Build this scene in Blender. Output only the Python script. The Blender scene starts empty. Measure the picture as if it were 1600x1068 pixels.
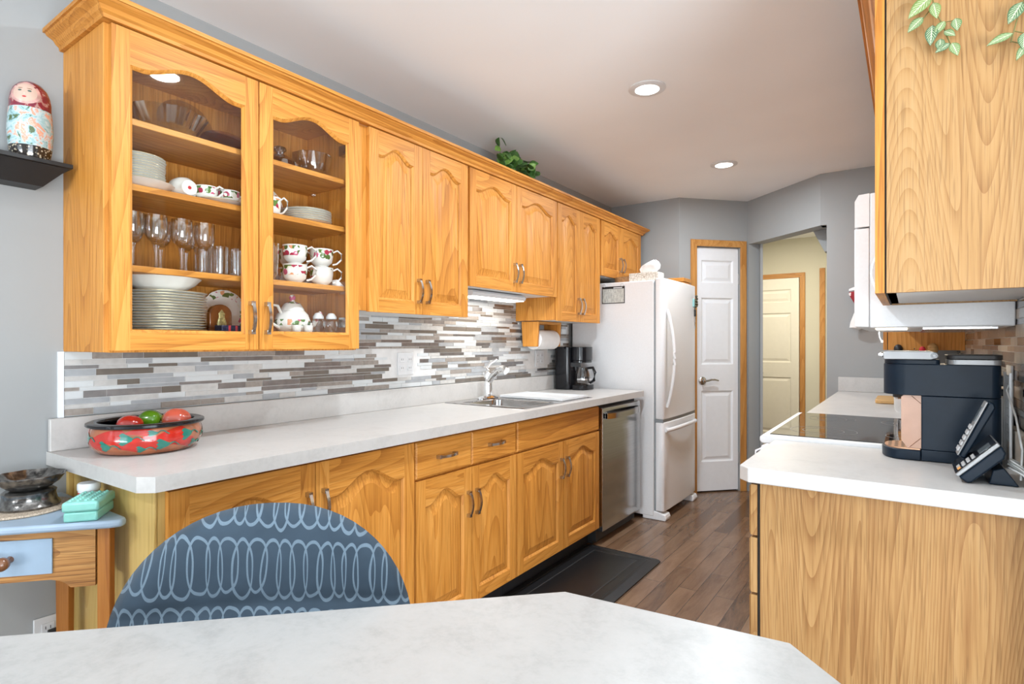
import bpy, bmesh, math, random
from mathutils import Vector, Matrix
random.seed(7)
S = bpy.context.scene
COL = S.collection
PI = math.pi

# ------------------------------------------------------------------ camera, world, light, exposure
CAM = (2.164, 0.0, 1.243)
F_PX = 889.0
YAW = math.atan(620.0 / F_PX)
cd = bpy.data.cameras.new('camera'); cam = bpy.data.objects.new('camera', cd); COL.objects.link(cam)
cam.location = CAM; cam.rotation_euler = (PI / 2, 0, YAW)
cd.sensor_width = 36.0; cd.sensor_fit = 'HORIZONTAL'; cd.lens = F_PX / 1600 * 36
cd.shift_y = -3.0 / 1600 * -1.0; cd.clip_start = 0.02; cd.clip_end = 100
S.camera = cam
S.view_settings.view_transform = 'Standard'; S.view_settings.look = 'None'
S.cycles.transparent_max_bounces = 48; S.cycles.max_bounces = 14; S.cycles.diffuse_bounces = 6
S.view_settings.exposure = 0.0; S.view_settings.gamma = 1.0; S.view_settings.use_curve_mapping = False

W = bpy.data.worlds.new('sky'); S.world = W; W.use_nodes = True
bg = W.node_tree.nodes['Background']; bg.inputs[0].default_value = (0.75, 0.87, 1.0, 1); bg.inputs[1].default_value = 2.5

def area(name, loc, direction, sx, sy, power, col=(1, 1, 1), shape='RECTANGLE', spread=PI):
    ld = bpy.data.lights.new(name, 'AREA'); ld.shape = shape; ld.size = sx; ld.size_y = sy
    ld.energy = power; ld.color = col; ld.spread = spread
    o = bpy.data.objects.new(name, ld); COL.objects.link(o); o.location = loc
    o.rotation_euler = Vector(direction).to_track_quat('-Z', 'Y').to_euler()
    return o
CEIL = 2.45
# daylight through the dining-room windows behind and beside the camera
area('window_daylight_rear', (2.2, -5.36, 1.25), (0, 1, 0.40), 2.9, 1.9, 34, (0.88, 0.945, 1.0))
area('window_daylight_left', (0.03, -1.55, 1.5), (1, 0, 0.4), 1.9, 1.25, 24, (0.85, 0.93, 1.0))
area('patio_daylight_right', (4.36, -0.6, 1.15), (-1, 0, 0.5), 2.0, 2.0, 92, (0.86, 0.935, 1.0))
# added fill lamps aimed up from the windows to brighten the ceiling
area('ceiling_fill_rear', (2.2, -5.33, 0.62), (0, 1, 0.75), 2.9, 0.7, 150, (0.92, 0.965, 1.0))
area('ceiling_fill_right', (4.33, -0.6, 0.5), (-1, 0.35, 0.9), 2.0, 0.7, 88, (0.92, 0.965, 1.0))
CANS = [(1.15, 2.57), (1.145, 3.95), (1.15, 1.18), (0.9, -1.2)]  # the last one is an unseen lamp added behind the camera as fill
for cx, cy in CANS:
    area('ceiling_lamp', (cx, cy, CEIL - 0.03), (0, 0, -1), 0.11, 0.11, 20, (0.87, 0.94, 1.0), 'DISK')
area('under_cabinet_lamp', (0.16, 2.66, 1.497), (0, 0, -1), 0.05, 0.46, 2.2, (1.0, 0.95, 0.86))
area('microwave_lamp', (2.2, 2.35, 1.284), (0, 0, -1), 0.12, 0.05, 0.7, (1.0, 0.85, 0.62))
area('hall_lamp', (1.0, 6.0, 2.40), (0, 0, -1), 0.25, 0.25, 30, (1.0, 0.92, 0.76), 'DISK')

# ------------------------------------------------------------------ materials
def newmat(name):
    m = bpy.data.materials.new(name); m.use_nodes = True
    nt = m.node_tree
    return m, nt, nt.nodes['Principled BSDF']
def N(nt, t, **kw):
    n = nt.nodes.new(t)
    for k, v in kw.items(): setattr(n, k, v)
    return n
def ramp(nt, fac, stops, interp='LINEAR'):
    r = N(nt, 'ShaderNodeValToRGB'); r.color_ramp.interpolation = interp
    e = r.color_ramp.elements
    while len(e) < len(stops): e.new(0.5)
    for i, (p, c) in enumerate(stops):
        e[i].position = p; e[i].color = (*c, 1) if len(c) == 3 else c
    nt.links.new(fac, r.inputs[0]); return r
def mth(nt, op, a, b=None, c=None, clamp=False):
    n = N(nt, 'ShaderNodeMath', operation=op); n.use_clamp = clamp
    for i, v in enumerate((a, b, c)):
        if v is None: continue
        if isinstance(v, (int, float)): n.inputs[i].default_value = v
        else: nt.links.new(v, n.inputs[i])
    return n.outputs[0]
def mixc(nt, f, a, b, blend='MIX'):
    n = N(nt, 'ShaderNodeMix', data_type='RGBA', blend_type=blend)
    for s, v in ((n.inputs[0], f), (n.inputs[6], a), (n.inputs[7], b)):
        if isinstance(v, (int, float)): s.default_value = v
        elif isinstance(v, tuple): s.default_value = (*v, 1)
        else: nt.links.new(v, s)
    return n.outputs[2]
def objco(nt, scale=(1, 1, 1), jitter=True, rot=0.0):
    tc = N(nt, 'ShaderNodeTexCoord'); out = tc.outputs['Object']
    if jitter:
        oi = N(nt, 'ShaderNodeObjectInfo')
        v = N(nt, 'ShaderNodeVectorMath', operation='SCALE'); v.inputs[0].default_value = (13.7, 7.3, 5.1)
        nt.links.new(oi.outputs['Random'], v.inputs['Scale'])
        a = N(nt, 'ShaderNodeVectorMath', operation='ADD'); nt.links.new(out, a.inputs[0]); nt.links.new(v.outputs[0], a.inputs[1]); out = a.outputs[0]
    if rot:
        rm = N(nt, 'ShaderNodeVectorRotate', rotation_type='Z_AXIS'); rm.inputs['Angle'].default_value = rot; nt.links.new(out, rm.inputs['Vector']); out = rm.outputs[0]
    mp = N(nt, 'ShaderNodeMapping'); mp.inputs['Scale'].default_value = scale
    nt.links.new(out, mp.inputs[0]); return mp.outputs[0]
def noise(nt, vec, scale, detail=3, rough=0.55, dist=0.0):
    n = N(nt, 'ShaderNodeTexNoise'); n.inputs['Scale'].default_value = scale; n.inputs['Detail'].default_value = detail
    n.inputs['Roughness'].default_value = rough; n.inputs['Distortion'].default_value = dist
    nt.links.new(vec, n.inputs['Vector']); return n.outputs['Fac']
def bump(nt, b, h, strength, dist=0.001):
    n = N(nt, 'ShaderNodeBump'); n.inputs['Strength'].default_value = strength; n.inputs['Distance'].default_value = dist
    nt.links.new(h, n.inputs['Height']); nt.links.new(n.outputs[0], b.inputs['Normal'])

def pbr(name, col, rough=0.45, metal=0.0, var=0.06, scale=25.0, coat=0.0, spec=0.5, bmp=0.0, emit=None, estr=0.0):
    m, nt, b = newmat(name)
    v = objco(nt); n = noise(nt, v, scale)
    lo = tuple(max(0, c * (1 - var)) for c in col); hi = tuple(min(1, c * (1 + var)) for c in col)
    r = ramp(nt, n, [(0.3, lo), (0.7, hi)]); nt.links.new(r.outputs[0], b.inputs['Base Color'])
    b.inputs['Roughness'].default_value = rough; b.inputs['Metallic'].default_value = metal
    b.inputs['Coat Weight'].default_value = coat; b.inputs['Coat Roughness'].default_value = 0.08
    b.inputs['Specular IOR Level'].default_value = spec
    if bmp: bump(nt, b, n, bmp)
    if emit:
        b.inputs['Emission Color'].default_value = (*emit, 1); b.inputs['Emission Strength'].default_value = estr
    return m

def oak(name, axis, light, mid, dark, rough=0.48, ring=26.0, coat=0.0, pore=0.35, rot=0.0):
    m, nt, b = newmat(name)
    st = {'x': (0.10, 1, 1), 'y': (1, 0.10, 1), 'z': (1, 1, 0.10)}[axis]
    v = objco(nt, st, rot=rot)
    broad = noise(nt, v, 6.0, 2, 0.5, 0.3)
    rings = mth(nt, 'FRACT', mth(nt, 'MULTIPLY', noise(nt, v, 4.2, 1.2, 0.4, 0.25), ring))
    rings = mth(nt, 'POWER', rings, 2.2)
    st2 = {'x': (0.02, 1, 1), 'y': (1, 0.02, 1), 'z': (1, 1, 0.02)}[axis]
    fine = noise(nt, objco(nt, st2, rot=rot), 150, 3, 0.65)
    fac = mth(nt, 'ADD', mth(nt, 'SUBTRACT', mth(nt, 'MULTIPLY', broad, 0.42), mth(nt, 'MULTIPLY', rings, 0.16)), mth(nt, 'MULTIPLY_ADD', fine, 0.42, 0.13))
    r = ramp(nt, fac, [(0.33, dark), (0.50, mid), (0.68, light)])
    pst = {'x': (0.03, 1, 1), 'y': (1, 0.03, 1), 'z': (1, 1, 0.03)}[axis]
    pores = noise(nt, objco(nt, pst, rot=rot), 260, 2, 0.5)
    pf = ramp(nt, pores, [(0.36, (1, 1, 1)), (0.46, (0, 0, 0))])
    c = mixc(nt, mth(nt, 'MULTIPLY', pf.outputs[0], pore), r.outputs[0], tuple(x * 0.62 for x in dark))
    nt.links.new(c, b.inputs['Base Color'])
    b.inputs['Roughness'].default_value = rough; b.inputs['Coat Weight'].default_value = coat; b.inputs['Coat Roughness'].default_value = 0.2; b.inputs['Specular IOR Level'].default_value = 0.30
    bump(nt, b, pores, 0.12, 0.0006)
    return m
HON = ((0.66, 0.315, 0.072), (0.565, 0.235, 0.040), (0.385, 0.140, 0.020))
OZ, OY, OX = (oak('honey_oak_' + a, a, *HON) for a in 'zyx')
PALE = ((0.455, 0.275, 0.118), (0.40, 0.222, 0.082), (0.27, 0.128, 0.042))
PZ = oak('pale_oak_veneer', 'z', *PALE, rough=0.5, ring=64, coat=0.05, pore=0.4)
END = ((0.66, 0.475, 0.18), (0.60, 0.41, 0.135), (0.52, 0.33, 0.095))
EZ = oak('yellow_oak_end', 'z', *END, rough=0.45, ring=34, coat=0.05, pore=0.2)
TBL = ((0.50, 0.27, 0.09), (0.38, 0.175, 0.05), (0.16, 0.06, 0.018))
TY = oak('golden_oak_apron', 'x', *TBL, rough=0.4, ring=30, pore=0.5, rot=math.radians(-48))
TZ = oak('orange_stained_leg', 'z', (0.46, 0.19, 0.045), (0.38, 0.145, 0.03), (0.30, 0.10, 0.02), rough=0.35, ring=10, pore=0.15)
CAS = oak('casing_oak', 'z', (0.62, 0.33, 0.11), (0.52, 0.25, 0.07), (0.40, 0.17, 0.04), ring=18)
CASX = oak('casing_oak_flat', 'x', (0.62, 0.33, 0.11), (0.52, 0.25, 0.07), (0.40, 0.17, 0.04), ring=18)
WOOD = oak('pale_kitchen_wood', 'x', (0.68, 0.44, 0.20), (0.58, 0.35, 0.14), (0.45, 0.25, 0.09), rough=0.5)

def wallpaint(name, col):
    m, nt, b = newmat(name)
    v = objco(nt, jitter=False)
    n = noise(nt, v, 160, 3); big = noise(nt, v, 1.2, 2)
    r = ramp(nt, big, [(0.3, tuple(c * 0.97 for c in col)), (0.7, tuple(min(1, c * 1.03) for c in col))])
    nt.links.new(r.outputs[0], b.inputs['Base Color']); b.inputs['Roughness'].default_value = 0.75
    b.inputs['Specular IOR Level'].default_value = 0.25
    bump(nt, b, n, 0.06, 0.0008); return m
M_WALL = wallpaint('grey_wall_paint', (0.335, 0.345, 0.345))
M_HALL = wallpaint('hall_wall_paint', (0.62, 0.585, 0.47))
M_CEIL = wallpaint('white_ceiling_paint', (0.87, 0.885, 0.895))
M_WHITE = pbr('white_door_paint', (0.77, 0.79, 0.82), 0.4, var=0.015)
M_CREAM = pbr('cream_door_paint', (0.78, 0.74, 0.64), 0.45, var=0.015)
M_FRIDGE = pbr('white_appliance_enamel', (0.78, 0.79, 0.80), 0.28, var=0.02, scale=120, bmp=0.03)
M_WPLAST = pbr('white_plastic', (0.66, 0.67, 0.68), 0.35, var=0.02)
M_GPLAST = pbr('grey_gasket', (0.25, 0.27, 0.28), 0.5)
M_MELA = pbr('white_melamine_underside', (0.72, 0.72, 0.71), 0.45, var=0.02)
M_PEWTER = pbr('pewter_metal', (0.52, 0.505, 0.48), 0.22, 1.0, var=0.15)
M_CHROME = pbr('chrome', (0.82, 0.83, 0.84), 0.08, 1.0, var=0.02)
M_BLACK = pbr('black_gloss_plastic', (0.008, 0.008, 0.010), 0.12, var=0.1, spec=0.4)
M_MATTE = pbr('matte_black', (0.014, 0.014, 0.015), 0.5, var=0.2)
M_SHELF = pbr('black_shelf_paint', (0.010, 0.010, 0.011), 0.45, var=0.1)
M_MAT = pbr('black_rubber_mat', (0.008, 0.008, 0.009), 0.42, var=0.3, scale=90, bmp=0.25)
M_NAVY = pbr('dark_slate_plastic', (0.007, 0.015, 0.027), 0.38, var=0.12, spec=0.18)
M_SILVER = pbr('silver_plastic', (0.30, 0.305, 0.31), 0.42, 0.5, var=0.05)
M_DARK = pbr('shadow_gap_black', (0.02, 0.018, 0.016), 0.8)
M_CHINA = pbr('ivory_china', (0.80, 0.79, 0.75), 0.12, var=0.02, coat=0.3)
M_GOLD = pbr('gilt_rim', (0.50, 0.42, 0.26), 0.3, 0.55, var=0.2)
M_PAPER = pbr('white_paper', (0.80, 0.80, 0.79), 0.8, var=0.03)
M_MINT = pbr('mint_plastic', (0.22, 0.54, 0.47), 0.3, var=0.12, scale=18, coat=0.2)
M_BLUE = pbr('pale_blue_paint', (0.30, 0.39, 0.49), 0.4, var=0.06, scale=12)
M_BLUED = pbr('light_blue_drawer_paint', (0.27, 0.365, 0.47), 0.5, var=0.05, scale=12)
M_KNOB = pbr('brown_wood_knob', (0.20, 0.085, 0.04), 0.25, var=0.2, coat=0.4)
M_PEWBOWL = pbr('black_lustre_glaze', (0.19, 0.18, 0.17), 0.18, 0.9, var=0.7, scale=60, bmp=0.5)
M_CORK = pbr('speckled_cork', (0.42, 0.34, 0.26), 0.85, var=0.45, scale=260)
M_RED = pbr('tomato_red', (0.36, 0.018, 0.010), 0.15, var=0.25, scale=12, coat=0.3)
M_REDO = pbr('tomato_orange_red', (0.42, 0.075, 0.045), 0.18, var=0.2, scale=12, coat=0.3)
M_GREEN = pbr('pepper_green', (0.085, 0.22, 0.010), 0.18, var=0.35, scale=14, coat=0.3)
M_POD = pbr('painted_chili_red', (0.44, 0.018, 0.010), 0.14, var=0.15, scale=30, coat=0.6)
M_TEAL = pbr('painted_teal', (0.015, 0.16, 0.12), 0.14, var=0.2, coat=0.6)
M_TERRA = pbr('painted_terracotta', (0.38, 0.12, 0.05), 0.14, var=0.35, scale=14, coat=0.6)
M_RIM = pbr('black_lacquer', (0.006, 0.006, 0.008), 0.14, var=0.1, spec=0.4)
M_LEAF = pbr('ivy_leaf', (0.045, 0.12, 0.022), 0.4, var=0.5, scale=30)
M_LEAFL = pbr('ivy_leaf_light', (0.14, 0.26, 0.05), 0.4, var=0.4, scale=30)
M_VINE = pbr('vine_stem', (0.17, 0.15, 0.04), 0.6)
M_WICK = pbr('wicker', (0.40, 0.21, 0.085), 0.6, var=0.4, scale=90, bmp=0.4)
M_REDCL = pbr('red_cloth', (0.45, 0.02, 0.03), 0.8)
M_PURPLE = None
M_COPPER = pbr('copper_tray', (0.55, 0.32, 0.20), 0.4, 0.5, var=0.15)
M_STONE = pbr('beige_stone', (0.42, 0.38, 0.32), 0.5, var=0.12, scale=40)
M_CABLE = pbr('grey_cable', (0.50, 0.51, 0.50), 0.4)
M_BROWNFIG = pbr('brown_lacquer', (0.16, 0.05, 0.015), 0.2, var=0.35, coat=0.5)
M_NAVYBOX = pbr('navy_box', (0.02, 0.02, 0.05), 0.3)
M_LAMP = pbr('lit_diffuser', (1, 1, 1), 0.5, emit=(1.0, 0.97, 0.92), estr=7.0)
M_STRIP = pbr('lit_strip', (1, 1, 1), 0.5, emit=(1.0, 0.96, 0.90), estr=3.5)
M_WARM = pbr('lit_warm_lens', (1, 1, 1), 0.5, emit=(1.0, 0.86, 0.62), estr=3.0)
M_LCD = pbr('phone_lcd', (0.10, 0.12, 0.13), 0.15)
M_KEY = pbr('phone_key', (0.45, 0.45, 0.45), 0.4)
M_ORKEY = pbr('orange_phone_key', (0.75, 0.33, 0.06), 0.4)
M_SKIN = pbr('painted_doll_face', (0.56, 0.39, 0.31), 0.25, coat=0.4)
M_DCAP = pbr('painted_doll_crimson', (0.20, 0.012, 0.03), 0.2, var=0.5, scale=70, coat=0.5)

def laminate(name, base, sp=0.10):
    m, nt, b = newmat(name)
    v = objco(nt, jitter=False)
    a = noise(nt, v, 9, 5, 0.6, 0.8); c = noise(nt, v, 70, 4, 0.65)
    f = mth(nt, 'ADD', mth(nt, 'MULTIPLY', a, 0.6), mth(nt, 'MULTIPLY', c, 0.4))
    r = ramp(nt, f, [(0.34, tuple(x * (1 - sp * 1.5) for x in base)), (0.5, base), (0.66, tuple(min(1, x * (1 + sp * 0.6)) for x in base))])
    nt.links.new(r.outputs[0], b.inputs['Base Color']); b.inputs['Roughness'].default_value = 0.33
    bump(nt, b, c, 0.03, 0.0005); return m
M_LAM = laminate('stone_laminate', (0.52, 0.505, 0.485), 0.07)
M_LAMT = laminate('table_laminate', (0.395, 0.39, 0.378), 0.10)

def floor_mat():
    m, nt, b = newmat('walnut_plank_floor')
    tc = N(nt, 'ShaderNodeTexCoord')
    mp = N(nt, 'ShaderNodeMapping'); mp.inputs['Rotation'].default_value = (0, 0, PI / 2)
    nt.links.new(tc.outputs['Object'], mp.inputs[0])
    br = N(nt, 'ShaderNodeTexBrick'); br.offset = 0.37; br.offset_frequency = 2
    br.inputs['Scale'].default_value = 1.0; br.inputs['Brick Width'].default_value = 0.72; br.inputs['Row Height'].default_value = 0.092
    br.inputs['Mortar Size'].default_value = 0.0012; br.inputs['Mortar Smooth'].default_value = 0.1; br.inputs['Bias'].default_value = 0.0
    br.inputs['Color1'].default_value = (0, 0, 0, 1); br.inputs['Color2'].default_value = (1, 1, 1, 1); br.inputs['Mortar'].default_value = (0.5, 0.5, 0.5, 1)
    nt.links.new(mp.outputs[0], br.inputs['Vector'])
    off = N(nt, 'ShaderNodeVectorMath', operation='MULTIPLY_ADD')
    nt.links.new(br.outputs['Color'], off.inputs[0]); off.inputs[1].default_value = (3.1, 9.7, 0.0); nt.links.new(tc.outputs['Object'], off.inputs[2])
    st = N(nt, 'ShaderNodeMapping'); st.inputs['Scale'].default_value = (1, 0.16, 1); nt.links.new(off.outputs[0], st.inputs[0])
    g = noise(nt, st.outputs[0], 13, 5, 0.6, 1.6); k = noise(nt, st.outputs[0], 5.0, 2, 0.5, 1.0); fine = noise(nt, st.outputs[0], 120, 2)
    pl = mth(nt, 'MULTIPLY', br.outputs['Color'], 0.26)
    f = mth(nt, 'ADD', mth(nt, 'ADD', mth(nt, 'MULTIPLY', g, 0.5), mth(nt, 'MULTIPLY', k, 0.3)), mth(nt, 'ADD', pl, mth(nt, 'MULTIPLY', fine, 0.12)))
    r = ramp(nt, f, [(0.34, (0.045, 0.021, 0.011)), (0.52, (0.130, 0.070, 0.038)), (0.70, (0.205, 0.120, 0.070)), (0.9, (0.27, 0.175, 0.11))])
    c = mixc(nt, br.outputs['Fac'], r.outputs[0], (0.02, 0.01, 0.006))
    nt.links.new(c, b.inputs['Base Color']); b.inputs['Roughness'].default_value = 0.22
    inv = mth(nt, 'SUBTRACT', 1.0, br.outputs['Fac']); bump(nt, b, inv, 0.35, 0.001)
    return m
M_FLOOR = floor_mat()

def steel(name, axis):
    m, nt, b = newmat(name)
    v = objco(nt, {'z': (60, 60, 0.6), 'y': (60, 0.6, 60), 'x': (0.6, 60, 60)}[axis], False); n = noise(nt, v, 3, 2)
    r = ramp(nt, n, [(0.3, (0.44, 0.435, 0.43)), (0.7, (0.52, 0.515, 0.51))]); nt.links.new(r.outputs[0], b.inputs['Base Color'])
    b.inputs['Metallic'].default_value = 1; b.inputs['Roughness'].default_value = 0.17; bump(nt, b, n, 0.03, 0.0004); return m
M_STEEL = steel('brushed_steel', 'y'); M_SINK = steel('sink_steel', 'x')

def thinglass(name, tint, gl, edge):
    m = bpy.data.materials.new(name); m.use_nodes = True; nt = m.node_tree
    for n in list(nt.nodes): nt.nodes.remove(n)
    out = N(nt, 'ShaderNodeOutputMaterial'); mx = N(nt, 'ShaderNodeMixShader')
    tr = N(nt, 'ShaderNodeBsdfTransparent'); tr.inputs[0].default_value = (*tint, 1)
    g = N(nt, 'ShaderNodeBsdfGlossy'); g.inputs['Roughness'].default_value = 0.02; g.inputs[0].default_value = (0.9, 0.9, 0.9, 1)
    lw = N(nt, 'ShaderNodeLayerWeight'); lw.inputs[0].default_value = edge
    v = objco(nt); n = noise(nt, v, 18)
    f = mth(nt, 'ADD', mth(nt, 'MULTIPLY', lw.outputs['Facing'], gl), mth(nt, 'MULTIPLY', n, 0.03 if gl < 0.3 else 0.16), clamp=True)
    nt.links.new(f, mx.inputs[0]); nt.links.new(tr.outputs[0], mx.inputs[1]); nt.links.new(g.outputs[0], mx.inputs[2]); nt.links.new(mx.outputs[0], out.inputs[0])
    return m
M_PANE = thinglass('cabinet_pane_glass', (0.97, 0.975, 0.97), 0.14, 0.35)
M_STEM = thinglass('clear_stemware', (0.965, 0.965, 0.96), 0.85, 0.42)
M_CUT = thinglass('cut_crystal', (0.95, 0.95, 0.945), 1.0, 0.50)
M_WIN = thinglass('window_pane_glass', (0.96, 0.97, 0.97), 0.2, 0.3)
M_AMBER = pbr('amber_panel', (0.56, 0.31, 0.20), 0.3, var=0.05); M_AMBER.node_tree.nodes['Principled BSDF'].inputs['Alpha'].default_value = 0.82
M_PURPLE = thinglass('amber_brown_glass', (0.62, 0.36, 0.26), 0.9, 0.45)
M_CARAFE = thinglass('smoky_carafe_glass', (0.45, 0.43, 0.42), 0.8, 0.5)
def cooktop():
    m, nt, b = newmat('black_ceramic_glass')
    v = objco(nt); n = noise(nt, v, 80)
    r = ramp(nt, n, [(0.3, (0.010, 0.010, 0.011)), (0.7, (0.016, 0.016, 0.017))]); nt.links.new(r.outputs[0], b.inputs['Base Color'])
    b.inputs['Roughness'].default_value = 0.035; return m
M_COOK = cooktop()

def rosechina(name, axis_z=True, band=(0.35, 0.95), scale=55.0):
    """ivory china with painted rose sprays: the sprays sit in a band of the generated height (cups) or radius (plates)"""
    m, nt, b = newmat(name)
    tc = N(nt, 'ShaderNodeTexCoord'); sp = N(nt, 'ShaderNodeSeparateXYZ'); nt.links.new(tc.outputs['Generated'], sp.inputs[0])
    if axis_z: t = sp.outputs[2]
    else:
        dx = mth(nt, 'MULTIPLY', mth(nt, 'SUBTRACT', sp.outputs[1], 0.5), 2.0); dy = mth(nt, 'MULTIPLY', mth(nt, 'SUBTRACT', sp.outputs[2], 0.5), 2.0)
        t = mth(nt, 'SQRT', mth(nt, 'ADD', mth(nt, 'MULTIPLY', dx, dx), mth(nt, 'MULTIPLY', dy, dy)))
    inb = mth(nt, 'MULTIPLY', mth(nt, 'GREATER_THAN', t, band[0]), mth(nt, 'LESS_THAN', t, band[1]))
    v = objco(nt); pat = noise(nt, v, 16, 2); spray = mth(nt, 'MULTIPLY', inb, mth(nt, 'GREATER_THAN', pat, 0.45))
    vo = N(nt, 'ShaderNodeTexVoronoi'); vo.inputs['Scale'].default_value = scale; nt.links.new(v, vo.inputs['Vector'])
    sx = N(nt, 'ShaderNodeSeparateXYZ'); nt.links.new(vo.outputs['Color'], sx.inputs[0])
    r = ramp(nt, sx.outputs[0], [(0.0, (0.06, 0.13, 0.03)), (0.3, (0.38, 0.02, 0.07)), (0.48, (0.72, 0.32, 0.16)), (0.62, (0.10, 0.20, 0.05)), (0.78, (0.55, 0.10, 0.20)), (0.9, (0.75, 0.72, 0.62))], 'CONSTANT')
    dot = mth(nt, 'LESS_THAN', vo.outputs['Distance'], 0.62)
    c = mixc(nt, mth(nt, 'MULTIPLY', spray, dot), (0.80, 0.79, 0.75), r.outputs[0])
    nt.links.new(c, b.inputs['Base Color']); b.inputs['Roughness'].default_value = 0.12; b.inputs['Coat Weight'].default_value = 0.3
    return m
M_ROSE = rosechina('rose_spray_china', True, (0.42, 0.93)); M_ROSEP = rosechina('rose_rim_china', False, (0.70, 0.96), 45.0)
M_ROSET = rosechina('rose_teapot_china', True, (0.42, 0.66), 45.0)

def chairfabric():
    m, nt, b = newmat('slate_oval_chain_fabric')
    uv = N(nt, 'ShaderNodeUVMap'); sp = N(nt, 'ShaderNodeSeparateXYZ'); nt.links.new(uv.outputs[0], sp.inputs[0])
    U, V = sp.outputs[0], sp.outputs[1]
    row = mth(nt, 'FLOOR', V)
    wob = N(nt, 'ShaderNodeTexNoise'); wob.noise_dimensions = '2D'; wob.inputs['Scale'].default_value = 0.55; wob.inputs['Detail'].default_value = 1
    nt.links.new(uv.outputs[0], wob.inputs['Vector'])
    u2 = mth(nt, 'ADD', mth(nt, 'ADD', U, mth(nt, 'MULTIPLY', row, 0.37)), mth(nt, 'MULTIPLY', wob.outputs['Fac'], 0.9))
    k = mth(nt, 'FLOOR', u2); f = mth(nt, 'FRACT', u2)
    fv = mth(nt, 'SUBTRACT', mth(nt, 'FRACT', V), 0.5)
    tot = None
    for o in (-1, 0, 1, 2):
        wn = N(nt, 'ShaderNodeTexWhiteNoise'); wn.noise_dimensions = '2D'
        cv = N(nt, 'ShaderNodeCombineXYZ'); nt.links.new(mth(nt, 'ADD', k, float(o)), cv.inputs[0]); nt.links.new(row, cv.inputs[1]); nt.links.new(cv.outputs[0], wn.inputs['Vector'])
        h = mth(nt, 'MULTIPLY_ADD', wn.outputs['Value'], 0.05, 0.41)
        vo = mth(nt, 'ADD', fv, mth(nt, 'MULTIPLY_ADD', wn.outputs['Value'], 0.05, -0.025))
        dx = mth(nt, 'DIVIDE', mth(nt, 'SUBTRACT', f, float(o)), 0.72)
        dy = mth(nt, 'DIVIDE', vo, h)
        q = mth(nt, 'SQRT', mth(nt, 'ADD', mth(nt, 'MULTIPLY', dx, dx), mth(nt, 'POWER', mth(nt, 'ABSOLUTE', dy), 2.6)))
        ring = mth(nt, 'LESS_THAN', mth(nt, 'ABSOLUTE', mth(nt, 'SUBTRACT', q, 0.93)), 0.075)
        tot = ring if tot is None else mth(nt, 'MAXIMUM', tot, ring)
    v = objco(nt); n = noise(nt, v, 420, 2); big = noise(nt, v, 9, 3)
    base = ramp(nt, big, [(0.3, (0.026, 0.043, 0.062)), (0.7, (0.039, 0.062, 0.088))])
    c = mixc(nt, tot, base.outputs[0], (0.145, 0.20, 0.25)); c = mixc(nt, mth(nt, 'MULTIPLY', n, 0.35), c, (0.03, 0.05, 0.075))
    nt.links.new(c, b.inputs['Base Color']); b.inputs['Roughness'].default_value = 0.75
    b.inputs['Sheen Weight'].default_value = 0.1; b.inputs['Specular IOR Level'].default_value = 0.25; bump(nt, b, n, 0.15, 0.0006); return m
M_FABRIC = chairfabric()

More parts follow.
